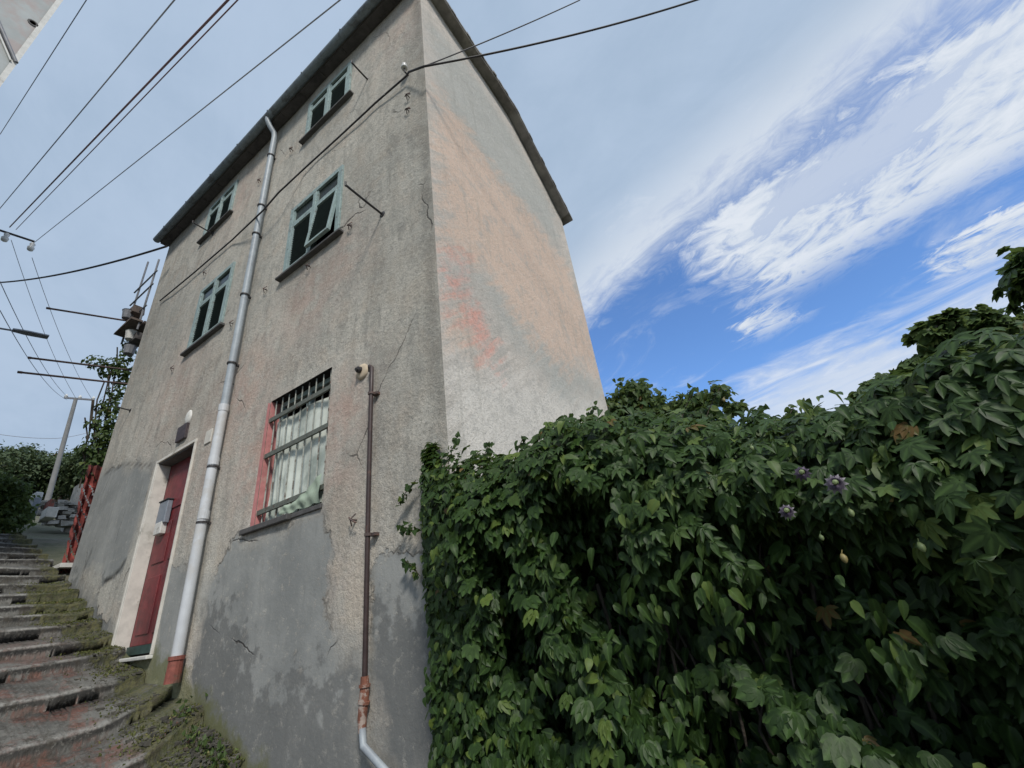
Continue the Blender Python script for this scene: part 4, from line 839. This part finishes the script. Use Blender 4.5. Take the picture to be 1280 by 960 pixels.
# far pole, street lamp
bp_ = onX(57, 640, FARP); tp_ = onX(95, 498, FARP)
t = thing('utility_pole', 'pale concrete utility pole with small crossarm beyond the top of the steps', 'pole', tuple(bp_)); m = MB(); m.tube([bp_-V(0, 0, .8), tp_], [.11, .07], 12); m.build('post', MAT['concrete'], t, smooth=True)
a, b = onX(80, 497, FARP), onX(118, 500, FARP); m = MB(); m.bar(a, b, .07, .07); m.build('crossarm', MAT['galv'], t)
for f_ in (.05, .5, .95): m = MB(); m.lathe(a+(b-a)*f_, (0, 0, 1), [(0, .04), (.08, .07), (.15, .04), (.2, 0)], 8); m.build('insulator', MAT['porcelain'], t)
LX = -12.; a = onX(-90, 395, LX); b = onX(15, 413, LX); c = onX(60, 422, LX)
t = thing('street_lamp', 'flat grey street lamp head on a thin arm entering at the left edge', 'street lamp', (a[0], a[1], 2.8)); m = MB(); m.tube([(a[0], a[1], 2.5), (a[0], a[1], a[2]+.1)], [.08, .055], 10); m.build('post', MAT['galv'], t); m = MB(); m.tube([a, onX(-40, 404, LX), b], .022, 8); m.build('arm', MAT['galv'], t)
d_ = c-b; m = MB(); n_ = 10; vs = []
for i in range(n_):
    w = i/(n_-1); hw = .13*math.sin(min(1, .25+w*1.4)*math.pi/2)*(1-.25*w); p = b+d_*w
    vs += [p+V(-hw, 0, 0), p+V(-hw*.6, 0, .05), p+V(hw*.6, 0, .05), p+V(hw, 0, 0), p+V(0, 0, -.04)]
m.add(vs, [(i*5+k, i*5+(k+1) % 5, (i+1)*5+(k+1) % 5, (i+1)*5+k) for i in range(n_-1) for k in range(5)]+[(4, 3, 2, 1, 0), tuple((n_-1)*5+k for k in range(5))]); m.build('lamp_head', MAT['galv'], t)
# ruined wall, stones and boxes at the top of the steps
rw = thing('stone_wall', 'broken pale stone wall behind the top of the steps', 'wall', tuple(onX(60, 655, -16))); m = MB(); r7 = random.Random(2)
for i in range(150):
    c = onX(r7.uniform(54, 108), r7.uniform(628, 656), -16+r7.uniform(-.3, .3)); s_ = r7.uniform(.035, .10); m.box(c-V(s_, s_*1.2, s_*.6), c+V(s_, s_*1.2, s_*.6), .03)
a, b = onX(84, 652, -16.3), onX(112, 606, -16.3); m.box((-16.7, a[1], a[2]-.4), (-16.3, b[1]+.6, b[2]), .02); m.build('masonry', MAT['stone'], rw)
def small_box(name, lab, cat, u0, v0, u1, v1, x, mat):
    a = onX(u0, v1, x); b = onX(u1, v0, x); m = MB(); m.box((x-.5, a[1], a[2]), (x, b[1], b[2]), .01); o = m.build(name, mat, bevel=.02); tag(o, lab, cat)
small_box('storage_bin', 'blue grey bin beside the bush at the top of the steps', 'bin', 34, 622, 53, 648, -15.2, MAT['box_blue'])
small_box('white_bag', 'bright white sack lying on top of the blue grey bin', 'sack', 43, 615, 55, 621.5, -15.3, MAT['porcelain'])
small_box('cream_block', 'cream stone block at the foot of the broken wall', 'block', 56, 634, 75, 646, -14.6, MAT['cream'])
small_box('brick_stack', 'small stack of reddish bricks on the cream block', 'bricks', 60, 624, 70, 633.5, -14.8, MAT['terracotta'])
lb = MB(); a = onX(20, 660, -10.4); lb.box((-14.5, -3.9, .5), (-9.0, -3.4, 3.2), .02); 
# moss, weeds and rubble along the house foot
m = []; r8 = np.random.default_rng(31); n = 34000; X = r8.uniform(-6.9, -1.2, n); Y = -np.abs(r8.normal(0, .27, n))-.01; pr = np.array([mossv(x, y, 0) for x, y in zip(X, Y)]); k = r8.uniform(0, 1, n) < pr*.9*(.5+.5*wob(X, Y, 4, 60)); X, Y = X[k], Y[k]
Z = np.array([step_top(x, y) for x, y in zip(X, Y)]); P = np.stack([X, Y, Z], 1); nn = len(P)
o = leaf_obj('moss_tufts', [leaves(DIA, P, r8.normal(0, 1, (nn, 3)), V(0, -.1, 1)+r8.normal(0, .45, (nn, 3)), r8.uniform(.008, .026, nn), hue_of(r8, nn, .12))], MAT['moss'], None); tag(o, 'yellow green moss and short weeds along the wall side of the steps', 'moss', kind='stuff')
rub = MB()
for i in range(900):
    x = r7.uniform(-5.5, -1.6); y = -abs(r7.gauss(0, .16))-.02; z = step_top(x, y); s_ = r7.uniform(.004, .016)*(1.4 if x > -3.6 else 1); rub.box((x-s_, y-s_, z-s_*.5), (x+s_, y+s_, z+s_*.7), s_*.35)
tag(rub.build('rubble', simple('rubble_mix', (.085, .08, .065), .9, .4, 9, col2=(.20, .08, .05), c2scale=5, c2lo=.6, c2hi=.66)), 'broken plaster and stone crumbs lying at the foot of the wall', 'rubble', kind='stuff')
w_ = []
for i, (u, v) in enumerate(((255, 880), (275, 905), (290, 930), (268, 860), (230, 900), (282, 945))):
    c = onY(u, v, -.12); c[2] = step_top(c[0], c[1]); n = 40; w_.append(leaves(DIA, c+r8.normal(0, .045, (n, 3)), r8.normal(0, 1, (n, 3)), V(0, -.1, 1)+r8.normal(0, .4, (n, 3)), r8.uniform(.02, .055, n), hue_of(r8, n, .1)))
o = leaf_obj('weeds', w_, MAT['bush'], None); tag(o, 'low green weeds sprouting where the steps meet the wall', 'weeds', kind='stuff')

# ---- neighbouring eave, upper left ------------------------------------
nb = thing('neighbour_house', 'tall pale neighbouring house whose corner juts in at the top left', 'house', (-8, -5, 0))
XN = -5.6; a = onX(0, 107, XN); b = onX(78, 0, XN); yn = (a[1]+b[1])/2; tilt = (b[1]-a[1])/(b[2]-a[2])
def yc(z): return a[1]+tilt*(z-a[2])
m = MB(); z0_, z1_ = -1.5, 15.0
m.add([(XN, yc(z0_), z0_), (XN, yc(z1_), z1_), (XN, -9, z1_), (XN, -9, z0_), (XN-6, -5.2, z0_), (XN-6, -5.2, z1_), (XN-6, -9, z1_), (XN-6, -9, z0_)], [(0, 3, 2, 1), (4, 5, 6, 7), (0, 1, 5, 4), (1, 2, 6, 5), (2, 3, 7, 6), (3, 0, 4, 7)])
nw = m.build('wall', simple('pale_render', (.40, .42, .41), .9, .12, 3, col2=(.42, .37, .35), c2scale=1.2), nb)
m = MB(); m.add([(XN+.012, yc(z0_)+.01, z0_), (XN+.012, yc(z1_)+.01, z1_), (XN+.012, yc(z1_)-.05, z1_), (XN+.012, yc(z0_)-.05, z0_), (XN-.05, yc(z0_)-.012, z0_), (XN-.05, yc(z1_)-.012, z1_)], [(0, 3, 2, 1), (0, 1, 5, 4)]); m.build('corner_bead', MAT['white'], nw)
g0, g1 = onX(-14, 0, XN+.02), onX(20, 78, XN+.02); m = MB(); m.tube([g0-(g1-g0)*1.0, g1], .028, 8); m.build('conduit', MAT['galv'], nw, smooth=True)
m = MB(); m.bar(g0-(g1-g0)*1.0+V(-.01, -.05, -.03), g1+V(-.01, -.05, -.03), .05, .02); m.build('batten', MAT['white'], nw)
c = onX(41, 29, XN); m = MB(); m.lathe(c, (1, 0, 0), [(-.01, .0), (-.01, .06), (.012, .06), (.012, .04), (.0, .035), (.0, 0)], 12); m.build('vent', MAT['sill'], nw)
m = MB(); m.add([(XN, yc(z1_), z1_+.003), (XN-6, -5.2, z1_+.003), (XN-6, -9, z1_+.003), (XN, -9, z1_+.003), (XN, yc(z1_), z1_+.15), (XN-6, -5.2, z1_+.15), (XN-6, -9, z1_+.15), (XN, -9, z1_+.15)], [(0, 1, 2, 3), (7, 6, 5, 4), (0, 4, 5, 1), (1, 5, 6, 2), (2, 6, 7, 3), (3, 7, 4, 0)]); m.build('roof', MAT['roof'], nb)

# ================================================================== WORLD, SUN, CAMERA
SUN_AZ_DIR = V(.77, -.64, 0); EL = 46
def world():
    t = NT('World', True)
    sky = t.n('ShaderNodeTexSky', {'sky_type': 'NISHITA', 'sun_disc': False, 'sun_elevation': math.radians(EL), 'sun_rotation': math.atan2(SUN_AZ_DIR[0], SUN_AZ_DIR[1]), 'air_density': 1.0, 'dust_density': .6, 'ozone_density': 2.2}).outputs[0]
    d = t.n('ShaderNodeTexCoord').outputs['Generated']; x, y, z = t.sep(d)
    zz = t.ma('ADD', t.ma('MAXIMUM', z, 0.), .12); px = t.ma('DIVIDE', x, zz); py = t.ma('DIVIDE', y, zz)
    s = t.ma('SUBTRACT', t.ma('MULTIPLY', px, .94), t.ma('MULTIPLY', py, .33)); q = t.ma('ADD', t.ma('MULTIPLY', px, .33), t.ma('MULTIPLY', py, .94))
    def vec(a, b, c=0.): return t.n('ShaderNodeCombineXYZ', None, X=a, Y=b, Z=c).outputs[0]
    big = t.noise(vec(px, py), 1.5, 8, .58, .6); n1 = t.noise(vec(t.ma('MULTIPLY', s, 2.2), t.ma('MULTIPLY', q, 5.0)), 1.0, 10, .62, .9); n2 = t.noise(vec(t.ma('MULTIPLY', s, 9), t.ma('MULTIPLY', q, 15), 3.), 1., 10, .66, 1.2)
    f = t.ma('ADD', t.ma('MULTIPLY', n1, .55), t.ma('MULTIPLY', n2, .45))
    qn = t.ma('ADD', q, t.ma('MULTIPLY', t.ma('SUBTRACT', f, .5), .5))
    sn = t.ma('ADD', s, t.ma('MULTIPLY', t.ma('SUBTRACT', n2, .5), .35))
    over = t.ss(qn, 1.07, .86)
    band = t.ma('MULTIPLY', t.ma('MULTIPLY', t.ss(qn, .95, 1.06), t.ss(qn, 1.56, 1.40)), t.ss(sn, -.50, -.28))
    streak = t.ma('MULTIPLY', band, t.ma('MAXIMUM', t.ss(f, .36, .54), t.ma('MULTIPLY', t.ss(qn, 1.5, 1.1), .74)))
    b2 = t.ma('MULTIPLY', t.ma('MULTIPLY', t.ss(qn, 1.66, 1.72), t.ss(qn, 1.95, 1.84)), t.ma('MULTIPLY', t.ss(sn, -.06, .1), t.ss(f, .3, .55)))
    b3 = t.ma('MULTIPLY', t.ma('MULTIPLY', t.ss(qn, 1.46, 1.52), t.ss(qn, 1.70, 1.60)), t.ma('MULTIPLY', t.ma('MULTIPLY', t.ss(sn, -.56, -.46), t.ss(sn, -.30, -.40)), t.ss(f, .36, .56)))
    wisp = t.ma('MULTIPLY', t.ma('MULTIPLY', t.ss(n1, .52, .70), t.ss(q, 1.0, 1.3)), .3)
    low = t.ma('MULTIPLY', t.ss(t.ma('ADD', q, t.ma('MULTIPLY', t.ma('SUBTRACT', n1, .5), 1.2)), 1.75, 2.3), t.ss(s, -1.1, -.7, .35, 1))
    low2 = t.ss(z, .30, .06)
    dens = t.ma('MAXIMUM', t.ma('MAXIMUM', over, streak), t.ma('MAXIMUM', t.ma('MAXIMUM', b2, b3), t.ma('MAXIMUM', wisp, t.ma('MAXIMUM', t.ma('MULTIPLY', low, .85), low2))), clamp=True)
    # cloud colour: soft blue grey deck, whiter where the streaks are thick
    deck = t.mix(t.ss(t.ma('ADD', t.ma('MULTIPLY', big, .7), t.ma('MULTIPLY', n1, .3)), .36, .64), DECK_A, DECK_B)
    br = t.ma('MULTIPLY', t.ss(qn, .72, 1.05), t.ss(f, .36, .62)); br = t.ma('MAXIMUM', br, t.ma('MULTIPLY', low, .8)); 
    br = t.ma('MAXIMUM', br, t.ma('MULTIPLY', t.ma('MULTIPLY', t.ss(q, .70, .95), .75), t.ss(s, -.95, -.7)))
    cc = t.mix(br, deck, BRIGHT)
    skyc = t.mix(1., sky, SKYTINT, 'MULTIPLY')
    col = t.mix(dens, skyc, cc)
    bg = t.n('ShaderNodeBackground', None, Color=col, Strength=SKYSTR).outputs[0]
    t.out(bg, 'ShaderNodeOutputWorld'); return t.m
SKYSTR = .10
DECK_A = (2.8, 3.65, 4.8); DECK_B = (3.35, 4.2, 5.4); BRIGHT = (5.6, 6.0, 6.6); SKYTINT = (.92, 1.22, 1.58)
sc.world = world()
sd_ = bpy.data.lights.new('sun', 'SUN'); sd_.energy = 2.3; sd_.angle = math.radians(10); sd_.color = (1, .955, .89)
so = bpy.data.objects.new('sun', sd_); COL.objects.link(so)
from mathutils import Matrix, Vector
dv = Vector((SUN_AZ_DIR[0]*math.cos(math.radians(EL)), SUN_AZ_DIR[1]*math.cos(math.radians(EL)), math.sin(math.radians(EL)))); so.rotation_euler = dv.to_track_quat('Z', 'Y').to_euler(); so.location = (20, -10, 30)

cam = bpy.data.cameras.new('camera'); co = bpy.data.objects.new('camera', cam); COL.objects.link(co)
cam.sensor_width = 36; cam.lens = FPX/1280*36; cam.clip_start = .02; cam.clip_end = 3000
Rm = Matrix([list(map(float, M[:, i])) for i in range(3)])      # rows: world axes seen in camera space -> camera axes in world
co.matrix_world = Matrix.Translation(Vector(map(float, CAM))) @ Rm.to_4x4()
sc.camera = co
vs_ = sc.view_settings; vs_.view_transform = 'Standard'; vs_.look = 'None'; vs_.gamma = 1; vs_.exposure = .42; vs_.use_curve_mapping = False
sc.cycles.max_bounces = 6; sc.cycles.diffuse_bounces = 3; sc.cycles.glossy_bounces = 2; sc.cycles.transmission_bounces = 3; sc.cycles.use_denoising = True
